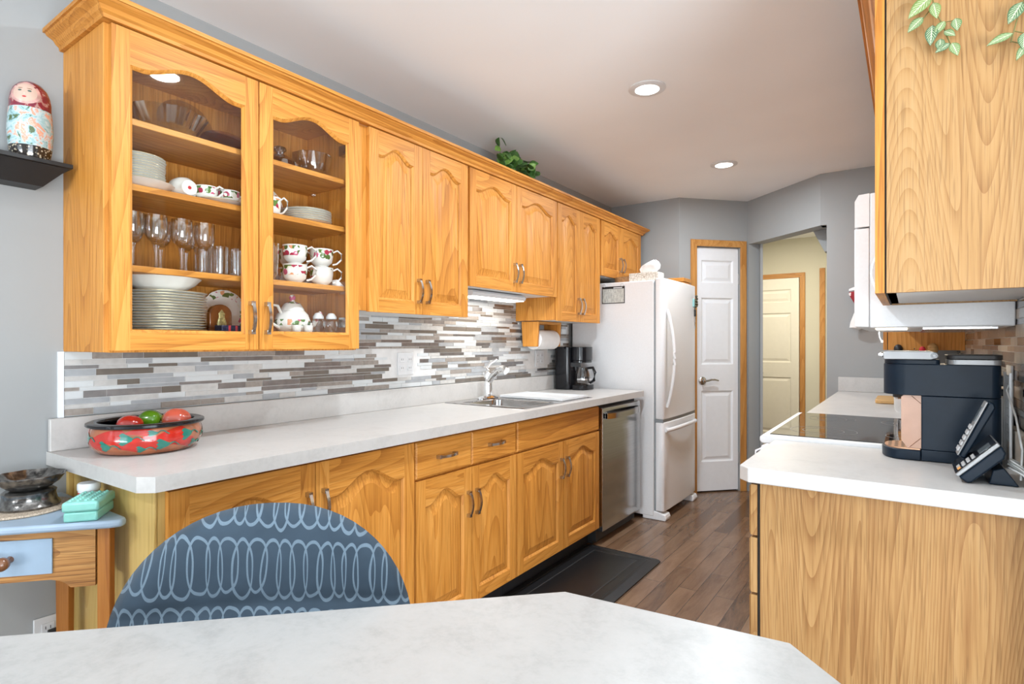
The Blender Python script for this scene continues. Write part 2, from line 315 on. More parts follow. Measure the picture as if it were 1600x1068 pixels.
# ------------------------------------------------------------------ mesh builder
class MB:
    def __init__(s): s.v = []; s.f = []; s.m = []; s.uv = {}
    def vert(s, p): s.v.append(tuple(p)); return len(s.v) - 1
    def face(s, idx, m=0): s.f.append(tuple(idx)); s.m.append(m)
    def poly(s, pts, m=0): s.face([s.vert(p) for p in pts], m)
    def box(s, a, b, m=0):
        x0, x1 = sorted((a[0], b[0])); y0, y1 = sorted((a[1], b[1])); z0, z1 = sorted((a[2], b[2]))
        i = [s.vert(p) for p in ((x0, y0, z0), (x1, y0, z0), (x1, y1, z0), (x0, y1, z0), (x0, y0, z1), (x1, y0, z1), (x1, y1, z1), (x0, y1, z1))]
        for q in ((0, 3, 2, 1), (4, 5, 6, 7), (0, 1, 5, 4), (1, 2, 6, 5), (2, 3, 7, 6), (3, 0, 4, 7)): s.face([i[k] for k in q], m)
        return s
    def prism(s, pts, axis, a, b, m=0, mcap=None):
        """2D polygon extruded along an axis ('x': pts are (y,z); 'y': (x,z); 'z': (x,y))"""
        def P(p, t): return {'x': (t, p[0], p[1]), 'y': (p[0], t, p[1]), 'z': (p[0], p[1], t)}[axis]
        n = len(pts); i0 = [s.vert(P(p, a)) for p in pts]; i1 = [s.vert(P(p, b)) for p in pts]
        mc = m if mcap is None else mcap
        s.face(i0[::-1], mc); s.face(i1, mc)
        for k in range(n): s.face((i0[k], i0[(k + 1) % n], i1[(k + 1) % n], i1[k]), m)
        return s
    def loft(s, loops, m=0, closed=True, cap0=False, cap1=False):
        ids = [[s.vert(p) for p in L] for L in loops]; n = len(loops[0])
        for A, B in zip(ids, ids[1:]):
            for k in range(n if closed else n - 1):
                s.face((A[k], A[(k + 1) % n], B[(k + 1) % n], B[k]), m)
        if cap0: s.face(ids[0][::-1], m)
        if cap1: s.face(ids[-1], m)
        return ids
    def lathe(s, prof, c, n=28, m=0, mod=None, mats=None, sx=1.0, sy=1.0, axis='z', ring=False):
        if ring or (abs(prof[0][1] - prof[-1][1]) < 1e-7 and prof[0][0] > 1e-5 and prof[-1][0] > 1e-5): prof = list(prof) + [prof[0]]; ring = True
        loops = []
        for r, z in prof:
            L = []
            for k in range(n):
                t = 2 * PI * k / n; rr = r * (mod(t, r, z) if mod else 1.0)
                a, b_ = rr * math.cos(t) * sx, rr * math.sin(t) * sy
                L.append({'z': (c[0] + a, c[1] + b_, c[2] + z), 'x': (c[0] + z, c[1] + a, c[2] + b_), 'y': (c[0] + a, c[1] + z, c[2] + b_)}[axis])
            loops.append(L)
        ids = [[s.vert(p) for p in L] for L in loops]
        for j, (A, B) in enumerate(zip(ids, ids[1:])):
            mm = mats[j] if mats else m
            for k in range(n): s.face((A[k], A[(k + 1) % n], B[(k + 1) % n], B[k]), mm)
        if ring: return s
        if prof[0][0] > 1e-5: s.face(ids[0][::-1], mats[0] if mats else m)
        if prof[-1][0] > 1e-5: s.face(ids[-1], mats[-1] if mats else m)
        return s
    def tube(s, path, r, n=8, m=0, closed=False, flat=None):
        """flat=(w,t): rectangular-ish section"""
        path = [Vector(p) for p in path]; N_ = len(path); loops = []
        up0 = Vector((0, 0, 1))
        for i, p in enumerate(path):
            if closed: t = path[(i + 1) % N_] - path[i - 1]
            else: t = path[min(i + 1, N_ - 1)] - path[max(i - 1, 0)]
            t.normalize(); a = t.cross(up0)
            if a.length < 1e-3: a = t.cross(Vector((0, 1, 0)))
            a.normalize(); b = a.cross(t); b.normalize()
            rr = r[i] if isinstance(r, (list, tuple)) else r
            loops.append([p + a * (rr * math.cos(2 * PI * k / n)) + b * (rr * math.sin(2 * PI * k / n)) for k in range(n)])
        if closed: loops.append(loops[0]); s.loft(loops, m)
        else: s.loft(loops, m, cap0=True, cap1=True)
        return s
    def sphere(s, c, r, n=16, m=0, sz=1.0, mod=None):
        k = max(6, n // 2); prof = [(r * math.sin(PI * i / k) if 0 < i < k else 0.0, -r * sz * math.cos(PI * i / k)) for i in range(k + 1)]
        return s.lathe(prof, c, n, m, mod)
    def build(s, name, mats, parent=None, bevel=0.0, smooth=40, seg=2, local=False):
        me = bpy.data.meshes.new(name); o = bpy.data.objects.new(name, me); COL.objects.link(o)
        off = Vector((0, 0, 0))
        p = parent
        while p is not None: off += Vector(p.location); p = p.parent
        if local: off = Vector((0, 0, 0))
        me.from_pydata([tuple(Vector(v) - off) for v in s.v], [], s.f)
        if not isinstance(mats, (list, tuple)): mats = [mats]
        for m in mats: me.materials.append(m)
        me.polygons.foreach_set('material_index', s.m)
        if s.uv:
            uvl = me.uv_layers.new(name='UVMap')
            for l in me.loops: uvl.data[l.index].uv = s.uv.get(l.vertex_index, (0, 0))
        bm = bmesh.new(); bm.from_mesh(me)
        bmesh.ops.remove_doubles(bm, verts=bm.verts, dist=1e-6)
        bmesh.ops.recalc_face_normals(bm, faces=bm.faces); bm.to_mesh(me); bm.free()
        if smooth:
            me.shade_smooth(); me.set_sharp_from_angle(angle=math.radians(smooth))
        if bevel:
            bv = o.modifiers.new('bevel', 'BEVEL'); bv.width = bevel; bv.segments = seg; bv.limit_method = 'ANGLE'; bv.angle_limit = math.radians(40)
        if parent is not None: o.parent = parent
        return o

def thing(name, label, cat, loc=(0, 0, 0), group=None):
    o = bpy.data.objects.new(name, None); o.empty_display_size = 0.05; COL.objects.link(o); o.location = loc
    o['label'] = label; o['category'] = cat
    if group: o['group'] = group
    return o
def solo(name, mb, mats, label, cat, loc=(0, 0, 0), group=None, **kw):
    """a thing that is one mesh, its origin at loc"""
    mb.v = [tuple(Vector(v) - Vector(loc)) for v in mb.v]
    o = mb.build(name, mats, None, **kw); o.location = loc; o['label'] = label; o['category'] = cat
    if group: o['group'] = group
    return o
def struct(name, mb, mats, parent=None, **kw):
    o = mb.build(name, mats, parent, **kw)
    if parent is None: o['kind'] = 'structure'
    return o
def dup(root, loc, label, rz=0.0, group=None, scale=None):
    r = root.copy(); COL.objects.link(r); r.location = loc; r.rotation_euler = (0, 0, rz); r['label'] = label
    if group: r['group'] = group
    if scale: r.scale = scale
    for ch in list(root.children):
        c = ch.copy(); COL.objects.link(c); c.parent = r
        for g in list(ch.children):
            d = g.copy(); COL.objects.link(d); d.parent = c
    return r
ORD = ['first', 'second', 'third', 'fourth', 'fifth', 'sixth', 'seventh', 'eighth', 'ninth', 'tenth', 'eleventh', 'twelfth', 'thirteenth', 'fourteenth', 'fifteenth', 'sixteenth', 'seventeenth', 'eighteenth']

# ------------------------------------------------------------------ the setting
XR = 2.42                      # right kitchen wall
FL = [(0.0, 4.64), (0.61, 4.64), (1.04, 5.10), (1.65, 4.57), (XR, 4.57)]
b = MB(); b.box((-0.1, -5.5, -0.1), (4.5, 7.4, 0)); struct('floor', b, M_FLOOR)
b = MB(); b.box((-0.1, -5.5, CEIL), (4.5, 7.4, CEIL + 0.1)); struct('ceiling', b, M_CEIL)
b = MB()      # left wall with the dining-room window opening
wy0, wy1, wz0, wz1 = -2.5, -0.6, 0.88, 2.12
b.box((-0.1, wy1, 0), (0, 7.4, CEIL)); b.box((-0.1, -5.5, 0), (0, wy0, CEIL)); b.box((-0.1, wy0, 0), (0, wy1, wz0)); b.box((-0.1, wy0, wz1), (0, wy1, CEIL))
struct('wall_left', b, M_WALL)
def window(name, axis, at, a0, a1, z0, z1, mull):
    b = MB(); g = MB(); t = 0.05
    def bx(mb, p0, p1, q0, q1, d0, d1):
        if axis == 'x': mb.box((at + d0, p0, q0), (at + d1, p1, q1))
        else: mb.box((p0, at + d0, q0), (p1, at + d1, q1))
    for (p0, p1, q0, q1) in ((a0, a1, z0, z0 + t), (a0, a1, z1 - t, z1), (a0, a0 + t, z0 + t, z1 - t), (a1 - t, a1, z0 + t, z1 - t)): bx(b, p0, p1, q0, q1, -0.03, 0.03)
    for k in range(1, mull):
        c = a0 + (a1 - a0) * k / mull; bx(b, c - 0.025, c + 0.025, z0 + t, z1 - t, -0.025, 0.025)
    o = struct(name, b, M_WHITE); bx(g, a0 + t, a1 - t, z0 + t, z1 - t, -0.004, 0.004); g.build('pane', M_WIN, o, smooth=0)
window('window_1', 'x', -0.05, wy0, wy1, wz0, wz1, 2)
b = MB(); rx0, rx1, rz0, rz1 = 0.7, 3.7, 0.25, 2.2
b.box((-0.1, -5.5, 0), (rx0, -5.4, CEIL)); b.box((rx1, -5.5, 0), (4.5, -5.4, CEIL)); b.box((rx0, -5.5, 0), (rx1, -5.4, rz0)); b.box((rx0, -5.5, rz1), (rx1, -5.4, CEIL))
struct('wall_rear', b, M_WALL); window('window_2', 'y', -5.45, rx0, rx1, rz0, rz1, 3)
b = MB(); b.box((4.4, -5.4, 0), (4.5, -1.65, CEIL)); b.box((4.4, 0.45, 0), (4.5, 1.6, CEIL)); b.box((4.4, -1.65, 2.15), (4.5, 0.45, CEIL)); b.box((4.4, -1.65, 0), (4.5, 0.45, 0.1))
struct('wall_dining_right', b, M_WALL); window('window_3', 'x', 4.45, -1.65, 0.45, 0.1, 2.15, 2)
b = MB(); b.box((XR, 1.55, 0), (4.5, 1.65, CEIL)); b.box((XR, 1.65, 0), (XR + 0.1, 4.67, CEIL)); struct('wall_right', b, M_WALL)
b = MB(); b.box((0, 4.64, 0), (0.61, 4.74, CEIL)); struct('wall_far_left', b, M_WALL)
def seg(A, B, s): return (A[0] + (B[0] - A[0]) * s, A[1] + (B[1] - A[1]) * s)
def wallseg(mb, A, B, s0, s1, z0, z1, th=0.11, m=0):
    """a slab standing on the line A-B between arc lengths s0..s1, thickness to the far side"""
    L = math.hypot(B[0] - A[0], B[1] - A[1]); t = ((B[0] - A[0]) / L, (B[1] - A[1]) / L); n = (-t[1], t[0])
    P = [(A[0] + t[0] * s + n[0] * d, A[1] + t[1] * s + n[1] * d) for s, d in ((s0, 0), (s1, 0), (s1, th), (s0, th))]
    mb.prism(P, 'z', z0, z1, m)
LP = math.hypot(FL[2][0] - FL[1][0], FL[2][1] - FL[1][1]); LH = math.hypot(FL[3][0] - FL[2][0], FL[3][1] - FL[2][1])
# pantry wall (door opening .155 - .56)
b = MB(); wallseg(b, FL[1], FL[2], 0, 0.155, 0, CEIL); wallseg(b, FL[1], FL[2], 0.56, LP, 0, CEIL); wallseg(b, FL[1], FL[2], 0.155, 0.56, 2.055, CEIL); struct('wall_pantry', b, M_WALL)
# hall wall with the wide opening
OP0, OP1, OPZ = 0.02, LH - 0.0002, 2.085
b = MB(); wallseg(b, FL[2], FL[3], 0, OP0, 0, CEIL, 0.12); wallseg(b, FL[2], FL[3], OP0, OP1, OPZ, CEIL, 0.12); struct('wall_hall_opening', b, M_WALL)
b = MB(); b.prism([(1.688, 0), (XR, 0), (XR, CEIL), (1.65, CEIL), (1.65, OPZ), (1.688, OPZ)], 'y', 4.57, 4.67); struct('wall_far_right', b, M_WALL, smooth=0)
# hall beyond
HY = 7.2
b = MB(); b.box((0.0, HY, 0), (2.6, HY + 0.1, CEIL)); struct('wall_hall_back', b, M_HALL)
b = MB(); b.box((1.75, 4.70, 0), (1.85, HY, CEIL)); struct('wall_hall_right', b, M_HALL)
b = MB(); b.prism([(1.14, 5.12), (1.16, 5.12), (0.60, 6.4), (0.58, 6.4)], 'z', 0, CEIL); b.box((0.5, 6.4, 0), (0.62, HY, CEIL)); struct('wall_hall_left', b, M_WALL)
b = MB(); b.prism([(1.560, CEIL), (1.560, 2.12), (1.649, 1.93), (1.749, 1.93), (1.749, CEIL)], 'y', 4.80, 4.90); struct('trim_1', b, M_WALL)

# moulded doors ----------------------------------------------------
def basis(A, B):
    L = math.hypot(B[0] - A[0], B[1] - A[1]); t = ((B[0] - A[0]) / L, (B[1] - A[1]) / L); n = (t[1], -t[0])   # n points into the kitchen
    def T(u, v, d): return (A[0] + t[0] * u + n[0] * d, A[1] + t[1] * u + n[1] * d, v)
    return T
def rectloop(T, u0, u1, v0, v1, d): return [T(u0, v0, d), T(u1, v0, d), T(u1, v1, d), T(u0, v1, d)]
def moulded_door(name, T, u0, u1, z0, z1, panels, mat, th=0.035):
    """a hardboard door with sunk moulded panels: front face built as a grid around the panel rectangles"""
    b = MB()
    us = [u0, panels[0][0], panels[0][1], u1]; vs = [z0] + [q for p in reversed(panels) for q in (p[2], p[3])] + [z1]
    b.loft([[T(u0, z0, 0), T(u1, z0, 0), T(u1, z1, 0), T(u0, z1, 0)], [T(u0, z0, -th), T(u1, z0, -th), T(u1, z1, -th), T(u0, z1, -th)]], cap1=True)
    for i in range(3):
        for j in range(len(vs) - 1):
            if i == 1 and j % 2 == 1: continue
            b.poly(rectloop(T, us[i], us[i + 1], vs[j], vs[j + 1], 0))
    o = struct(name, b, mat, smooth=0)
    for p in panels:
        q = MB(); w = []
        for ins, d in ((0, 0), (0.012, -0.010), (0.022, -0.010), (0.045, -0.003)):
            w.append(rectloop(T, p[0] + ins, p[1] - ins, p[2] + ins, p[3] - ins, d))
        q.loft(w, cap1=True); q.build('door_panel', mat, o, smooth=0)
    return o
TP = basis(FL[1], FL[2]); 
def TPd(u, v, d): return TP(u, v, d - 0.02)
d1 = moulded_door('door_1', TPd, 0.16, 0.555, 0.012, 2.05, [(0.212, 0.508, 1.755, 1.945), (0.212, 0.508, 1.07, 1.63), (0.212, 0.508, 0.255, 0.85)], M_WHITE)
b = MB(); c0 = TPd(0.222, 0.935, 0)
nrm = Vector(TPd(0, 0, 1)) - Vector(TPd(0, 0, 0)); tan = Vector(TPd(1, 0, 0)) - Vector(TPd(0, 0, 0))
def oriented_lathe(mb, prof, c, ax, n=20, m=0):
    ax = Vector(ax).normalized(); a = ax.orthogonal().normalized(); bb = ax.cross(a)
    mb.loft([[Vector(c) + ax * z + a * (r * math.cos(2 * PI * k / n)) + bb * (r * math.sin(2 * PI * k / n)) for k in range(n)] for r, z in prof], m, cap0=True, cap1=True)
oriented_lathe(b, [(0.034, 0.0), (0.034, 0.006), (0.028, 0.012), (0.014, 0.016), (0.012, 0.045), (0.001, 0.05)], c0, nrm)
pts = [Vector(c0) + nrm * 0.042 + tan * s + Vector((0, 0, h)) for s, h in ((0, 0), (0.03, 0.002), (0.06, 0.010), (0.09, 0.010), (0.125, 0.002))]
b.tube(pts, [0.010, 0.009, 0.008, 0.008, 0.006], 10); h = b.build('lever_handle', M_PEWTER, d1); h['label'] = 'dark bronze lever handle'
for zz in (0.28, 1.79):
    b = MB(); b.prism([TPd(0.556, 0, 0.012)[:2], TPd(0.568, 0, 0.012)[:2], TPd(0.568, 0, -0.002)[:2], TPd(0.556, 0, -0.002)[:2]], 'z', zz - 0.045, zz + 0.045); b.build('hinge', M_PEWTER, d1)
def casing(name, T, u0, u1, ztop, w=0.055, d0=0.0, left=True, right=True, th=0.016):
    b = MB()
    def slab(pa, m):
        P0 = [T(u, v, d0) for u, v in pa]; P1 = [T(u, v, d0 + th) for u, v in pa]
        b.loft([P0, P1], m, cap0=True, cap1=True)
    if left: slab([(u0 - w, 0), (u0, 0), (u0, ztop), (u0 - w, ztop + w)], 0)
    if right: slab([(u1, 0), (u1 + w, 0), (u1 + w, ztop + w), (u1, ztop)], 0)
    slab([(u0, ztop), (u1, ztop), (u1 + (w if right else 0), ztop + w), (u0 - (w if left else 0), ztop + w)], 1)
    return struct(name, b, [CAS, CASX], bevel=0.004)
casing('trim_2', TP, 0.155, 0.56, 2.055)
TH = basis((0, HY), (1, HY))
def THd(u, v, d): return TH(u, v, d)
d2 = moulded_door('door_2', lambda u, v, d: TH(u, v, d + 0.036), 0.42, 1.14, 0.01, 1.995, [(0.50, 1.06, 1.72, 1.87), (0.50, 1.06, 1.03, 1.60), (0.50, 1.06, 0.22, 0.86)], M_CREAM)
b = MB(); b.sphere((0.745, HY - 0.075, 0.905), 0.026); b.lathe([(0.022, 0.0), (0.010, 0.004), (0.010, 0.035)], (0.745, HY - 0.072, 0.905), 12, axis='y'); b.build('door_knob', M_PEWTER, d2)
casing('trim_3', THd, 0.41, 1.145, 2.0, d0=0.0)
b = MB(); b.box((1.345, HY - 0.016, 0), (1.40, HY, 2.09)); struct('trim_4', b, CAS, bevel=0.004)

# ------------------------------------------------------------------ mosaic backsplashes
def mosaic(name, X, sgn, y0, zr, cols, weights, cut, lmin=0.06, lmax=0.21, hs_k=1.0):
    """strip tiles on the wall x = X; zr: list of (z0, z1, yEnd) bands; grout board plus raised tiles"""
    b = MB(); grout = len(cols)
    for z0, z1, ya, yb in zr: b.box((X, ya, z0), (X + sgn * 0.004, yb, z1), grout)
    zlo = min(z[0] for z in zr); zhi = max(z[1] for z in zr); z = zlo + 0.002
    hs = [0.020, 0.011, 0.016, 0.022, 0.010, 0.018, 0.013]; i = 0
    rnd = random.Random(11)
    while z < zhi - 0.006:
        h = hs[i % 7] * hs_k; i += 1
        yA = min([q[2] for q in zr if q[0] < z + h and q[1] > z] or [y0]); yB = max([q[3] for q in zr if q[0] < z + h * .5 and q[1] > z + h * .5] or [y0])
        y = yA + 0.001; first = True
        while y < yB - 0.01:
            l = rnd.uniform(lmin, lmax) * (0.6 if first else 1); first = False; e = min(y + l, yB - 0.001)
            zt = min(z + h, zhi - 0.001)
            if not any(c[0] < e and c[1] > y and c[2] < zt and c[3] > z for c in cut):
                b.box((X + sgn * 0.002, y, z), (X + sgn * 0.0065, e, zt), rnd.choices(range(len(cols)), weights)[0])
            y = e + 0.002
        z += h + 0.002
    return struct(name, b, cols + [M_GROUT], smooth=0)
M_GROUT = pbr('white_grout', (0.66, 0.655, 0.645), 0.7)
T1 = [pbr('white_glass_tile', (0.60, 0.625, 0.63), 0.3, var=0.03), pbr('silver_grey_tile', (0.36, 0.375, 0.39), 0.3, var=0.1), pbr('taupe_stone_tile', (0.30, 0.265, 0.235), 0.4, var=0.14, scale=60),
      pbr('dark_taupe_glass_tile', (0.165, 0.142, 0.12), 0.25, var=0.1), pbr('pale_marble_tile', (0.52, 0.51, 0.49), 0.4, var=0.1, scale=40), pbr('brushed_metal_tile', (0.34, 0.33, 0.33), 0.38, 0.9, var=0.15)]
mosaic('wall_left_tiles', 0.0, 1, 0.65, [(1.016, 1.225, 0.655, 3.86), (1.225, 1.39, 1.55, 3.86), (1.39, 1.545, 2.25, 3.14)], T1, [30, 24, 14, 10, 18, 12], [(2.061, 2.176, 1.08, 1.20), (3.37, 3.49, 1.08, 1.20)])
b = MB(); b.box((0, 0.640, 1.014), (0.008, 0.6545, 1.219)); struct('trim_5', b, M_WHITE, smooth=0)
T2 = [pbr('tan_stone_tile', (0.36, 0.25, 0.165), 0.3, var=0.15), pbr('beige_marble_tile', (0.50, 0.43, 0.35), 0.3, var=0.12), pbr('dark_brown_glass_tile', (0.05, 0.035, 0.028), 0.1), pbr('mid_brown_tile', (0.22, 0.145, 0.095), 0.25, var=0.15), pbr('grey_glass_tile', (0.36, 0.355, 0.34), 0.12)]
mosaic('wall_right_tiles', XR, -1, 1.66, [(1.014, 1.37, 1.66, 4.56)], T2, [28, 26, 12, 22, 14], [], 0.10, 0.30, 1.45)

# ------------------------------------------------------------------ cabinet joinery
def TL(xf):  # doors facing +x
    return lambda u, v, d: (xf + d, u, v)
def TR(xf):
    return lambda u, v, d: (xf - d, u, v)
def arch(s, A):
    a = abs(s)
    if a > 0.84: return 0.0
    return A * (0.5 + 0.5 * math.cos(PI * a / 0.84)) ** 0.85
NA = 22
def archloop(T, u0, u1, v0, vs, A, d, ins=0.0, style='arch'):
    u0 += ins; u1 -= ins; v0 += ins; vs -= ins * (1.0)
    L = [T(u0 + (u1 - u0) * k / NA, v0, d) for k in range(NA + 1)]
    L += [T(u1 - (u1 - u0) * k / NA, vs + (arch(1 - 2 * k / NA, A) if style == 'arch' else 0), d) for k in range(NA + 1)]
    return L
def fill(b, loop, m=0):
    n = NA + 1; ids = [b.vert(p) for p in loop]
    for k in range(NA): b.face((ids[k], ids[k + 1], ids[2 * n - 2 - k], ids[2 * n - 1 - k]), m)
def pull(b, T, u, v, d0, vertical=True, L=0.056, out=0.030):
    """arched bar pull on two square feet"""
    def Q(s, w, d): return T(u + w, v + s, d) if vertical else T(u + s, v + w, d)
    for sg in (-1, 1):
        a = sg * L
        lo, hi = sorted((a - sg * 0.014, a))
        b.loft([[Q(lo, -0.0075, d), Q(hi, -0.0075, d), Q(hi, 0.0075, d), Q(lo, 0.0075, d)] for d in (d0, d0 + 0.020)], cap0=True, cap1=True)
    loops = []
    for k in range(13):
        s = -L * 0.97 + 2 * L * 0.97 * k / 12; h = d0 + 0.014 + (out - 0.014) * math.cos(PI * 0.5 * s / L) ; w = 0.0055
        loops.append([Q(s, -w, h - 0.003), Q(s, w, h - 0.003), Q(s, w, h + 0.003), Q(s, -w, h + 0.003)])
    b.loft(loops, cap0=True, cap1=True)
def door(root, T, u0, u1, v0, v1, style='arch', glass=False, th=0.019, sw=0.052, rail=0.055, handle=None, A=0.044, toprail=0.056):
    vs = v1 - toprail - (A if style == 'arch' else 0); o0, o1, b0 = u0 + sw, u1 - sw, v0 + rail
    b = MB()
    def bx(p0, p1, q0, q1, m): b.loft([[T(p0, q0, d), T(p1, q0, d), T(p1, q1, d), T(p0, q1, d)] for d in (0, th)], m, cap0=True, cap1=True)
    bx(u0, o0, v0, v1, 0); bx(o1, u1, v0, v1, 0); bx(o0, o1, v0, b0, 1)
    n = NA
    for k in range(n):   # the arched top rail
        ua, ub = o0 + (o1 - o0) * k / n, o0 + (o1 - o0) * (k + 1) / n
        va, vb = (vs + arch(2 * q / n - 1, A) if style == 'arch' else vs for q in (k, k + 1))
        b.poly([T(ua, va, th), T(ub, vb, th), T(ub, v1, th), T(ua, v1, th)], 1); b.poly([T(ua, va, 0), T(ua, v1, 0), T(ub, v1, 0), T(ub, vb, 0)], 1)
        b.poly([T(ua, va, 0), T(ub, vb, 0), T(ub, vb, th), T(ua, va, th)], 1); b.poly([T(ua, v1, 0), T(ua, v1, th), T(ub, v1, th), T(ub, v1, 0)], 1)
    # sticking: small moulded step round the opening
    b.loft([archloop(T, o0, o1, b0, vs, A, th, -0.0005, style), archloop(T, o0, o1, b0, vs, A, th - 0.003, 0.003, style), archloop(T, o0, o1, b0, vs, A, th - 0.010, 0.009, style)], 0)
    f = b.build('door', [OZ, OY], root, bevel=0.0, smooth=25)
    if glass:
        g = MB(); L0 = archloop(T, o0, o1, b0, vs, A, 0.006, 0.001, style); L1 = archloop(T, o0, o1, b0, vs, A, 0.009, 0.001, style)
        fill(g, L0); fill(g, L1); g.loft([L0, L1]); pn = g.build('glass_pane', M_PANE, f, smooth=0); pn['label'] = 'clear glass pane'
    else:
        p = MB(); w = min(0.042, (o1 - o0) * 0.22)
        loops = [archloop(T, o0, o1, b0, vs, A, d, i, style) for i, d in ((0, 0.003), (0.0, th - 0.0115), (0.010, th - 0.0125), (0.010 + w * 0.8, th - 0.003), (0.013 + w * 0.8, th - 0.0015))]
        p.loft(loops); fill(p, loops[-1]); fill(p, loops[0]); p.build('raised_panel', OZ, f, smooth=25)
    if handle:
        hb = MB(); pull(hb, T, handle[0], handle[1], th, handle[2] if len(handle) > 2 else True); hh = hb.build('handle', M_PEWTER, f, smooth=30); hh['label'] = 'dark pewter arched pull'
    return f
def drawer(root, T, u0, u1, v0, v1, handle=True, th=0.019, mat=None):
    b = MB(); e = 0.006
    b.loft([[T(u0, v0, 0), T(u1, v0, 0), T(u1, v1, 0), T(u0, v1, 0)], [T(u0, v0, th - 0.005), T(u1, v0, th - 0.005), T(u1, v1, th - 0.005), T(u0, v1, th - 0.005)],
            [T(u0 + e, v0 + e, th), T(u1 - e, v0 + e, th), T(u1 - e, v1 - e, th), T(u0 + e, v1 - e, th)]], cap0=True, cap1=True)
    f = b.build('drawer_front', mat or OY, root, smooth=0)
    if handle:
        hb = MB(); pull(hb, T, (u0 + u1) / 2, (v0 + v1) / 2, th, False); hb.build('handle', M_PEWTER, f, smooth=30)
    return f
def carcass(root, x0, x1, y0, y1, z0, z1, under=None, side=OZ, t=0.018, open_front=False, sgn=1):
    """box with sides, back, top, bottom and a face frame at x1 (sgn=1) or x0 (sgn=-1)"""
    b = MB()
    b.box((x0, y0, z0), (x1, y0 + t, z1), 0); b.box((x0, y1 - t, z0), (x1, y1, z1), 0)
    b.box((x0, y0 + t, z1 - t), (x1, y1 - t, z1), 0)
    xb0, xb1 = (x0, x0 + 0.008) if sgn > 0 else (x1 - 0.008, x1)
    b.box((xb0, y0 + t, z0), (xb1, y1 - t, z1 - t), 0)
    zz = z0 + (0.032 if open_front else 0.0)
    b.box((x0 + 0.008, y0 + t, zz), (x1 - 0.0005, y1 - t, zz + t), 1 if under else 0)
    if not open_front:   # face frame closing the front behind the doors
        xa, xb = (x1 - t, x1) if sgn > 0 else (x0, x0 + t)
        b.box((xa, y0 + t, z0), (xb, y1 - t, z1 - t), 0)
    return b.build('carcass', [side, under or OZ], root, smooth=0, bevel=0.0)

TOP = 2.150
# ---- glass-front display cabinet
gc = thing('display_cabinet', 'honey oak wall cabinet with two arched glass doors full of china', 'cabinet', (0.16, 1.10, 1.219))
b = MB(); t = 0.018
b.box((0, 0.655, 1.219), (0.305, 0.673, TOP)); b.box((0, 1.530, 1.219), (0.305, 1.548, TOP)); b.box((0, 0.673, TOP - t), (0.305, 1.530, TOP)); b.box((0, 0.673, 1.219), (0.305, 1.530, 1.272)); b.box((0, 0.673, 1.272), (0.008, 1.530, TOP - t))
b.build('carcass', OZ, gc, smooth=0, bevel=0.0015)
SH = [1.475, 1.715, 1.907]
for z in SH:
    q = MB(); q.box((0.009, 0.674, z - 0.019), (0.290, 1.529, z)); q.build('shelf', OY, gc, smooth=0, bevel=0.0015)
T = TL(0.306)
door(gc, T, 0.668, 1.1085, 1.224, TOP - 0.003, glass=True, handle=(1.080, 1.332), sw=0.047, rail=0.052)
door(gc, T, 1.1125, 1.546, 1.224, TOP - 0.003, glass=True, handle=(1.137, 1.332), sw=0.05, rail=0.055)
for z in (1.33, 2.03):
    q = MB(); q.box((0.25, 1.505, z - 0.02), (0.29, 1.529, z + 0.02)); q.box((0.285, 1.495, z - 0.012), (0.305, 1.515, z + 0.012)); q.build('hinge', M_PEWTER, gc, smooth=0)
for z in SH:
    for x in (0.05, 0.24):
        q = MB(); q.box((x, 1.515, z - 0.030), (x + 0.014, 1.5295, z - 0.0195)); q.build('shelf_clip', M_STEM, gc, smooth=0)
# ---- closed wall cabinets
def wallcab(y0, y1, z0, splits, label, hz=0.055, under=M_MELA, fill0=0.0):
    c = thing('wall_cabinet', label, 'cabinet', (0.16, (y0 + y1) / 2, z0), 'closed wall cabinets on the left wall')
    carcass(c, 0, 0.305, y0, y1, z0 + 0.004, TOP, under)
    a, m, e = splits
    door(c, T, a, m - 0.0015, z0, TOP - 0.003, handle=(m - 0.028, z0 + 0.105))
    door(c, T, m + 0.0015, e, z0, TOP - 0.003, handle=(m + 0.028, z0 + 0.105))
    return c
wallcab(1.5485, 2.247, 1.378, (1.600, 1.915, 2.244), 'wide honey oak wall cabinet with two arched doors right of the display cabinet')
wallcab(2.2475, 3.143, 1.540, (2.262, 2.685, 3.138), 'short honey oak wall cabinet above the sink with lit strip below')
wallcab(3.1435, 3.759, 1.392, (3.150, 3.449, 3.752), 'tall narrow honey oak wall cabinet beside the fridge above paper towel')
wallcab(3.7595, 4.535, 1.745, (3.775, 4.120, 4.520), 'small honey oak wall cabinet above the white fridge')
# crown moulding with its return at the left end
CP = [(-0.019, 0.0), (0.010, 0.0), (0.012, 0.010), (0.020, 0.016), (0.026, 0.026), (0.042, 0.034), (0.046, 0.040), (0.052, 0.040), (0.052, 0.052), (-0.019, 0.052)]
def crown(name, label, pts, cap, z0, loc, mats):
    """pts: list of (base point, outward dir) in plan; profile swept with mitres"""
    b = MB(); loops = []
    for (px, py, ox, oy) in pts: loops.append([(px + ox * o, py + oy * o, z0 + h) for o, h in CP])
    b.loft(loops, cap0=True, cap1=True)
    return solo(name, b, mats, label, 'moulding', loc, smooth=0)
crown('crown_molding', 'honey oak crown moulding along the top of the left wall cabinets', [(0.001, 0.655, 0, -1), (0.325, 0.655, 1, -1), (0.325, 4.538, 1, 1), (0.001, 4.538, 0, 1)], True, 2.1505, (0.33, 2.5, 2.148), OY)
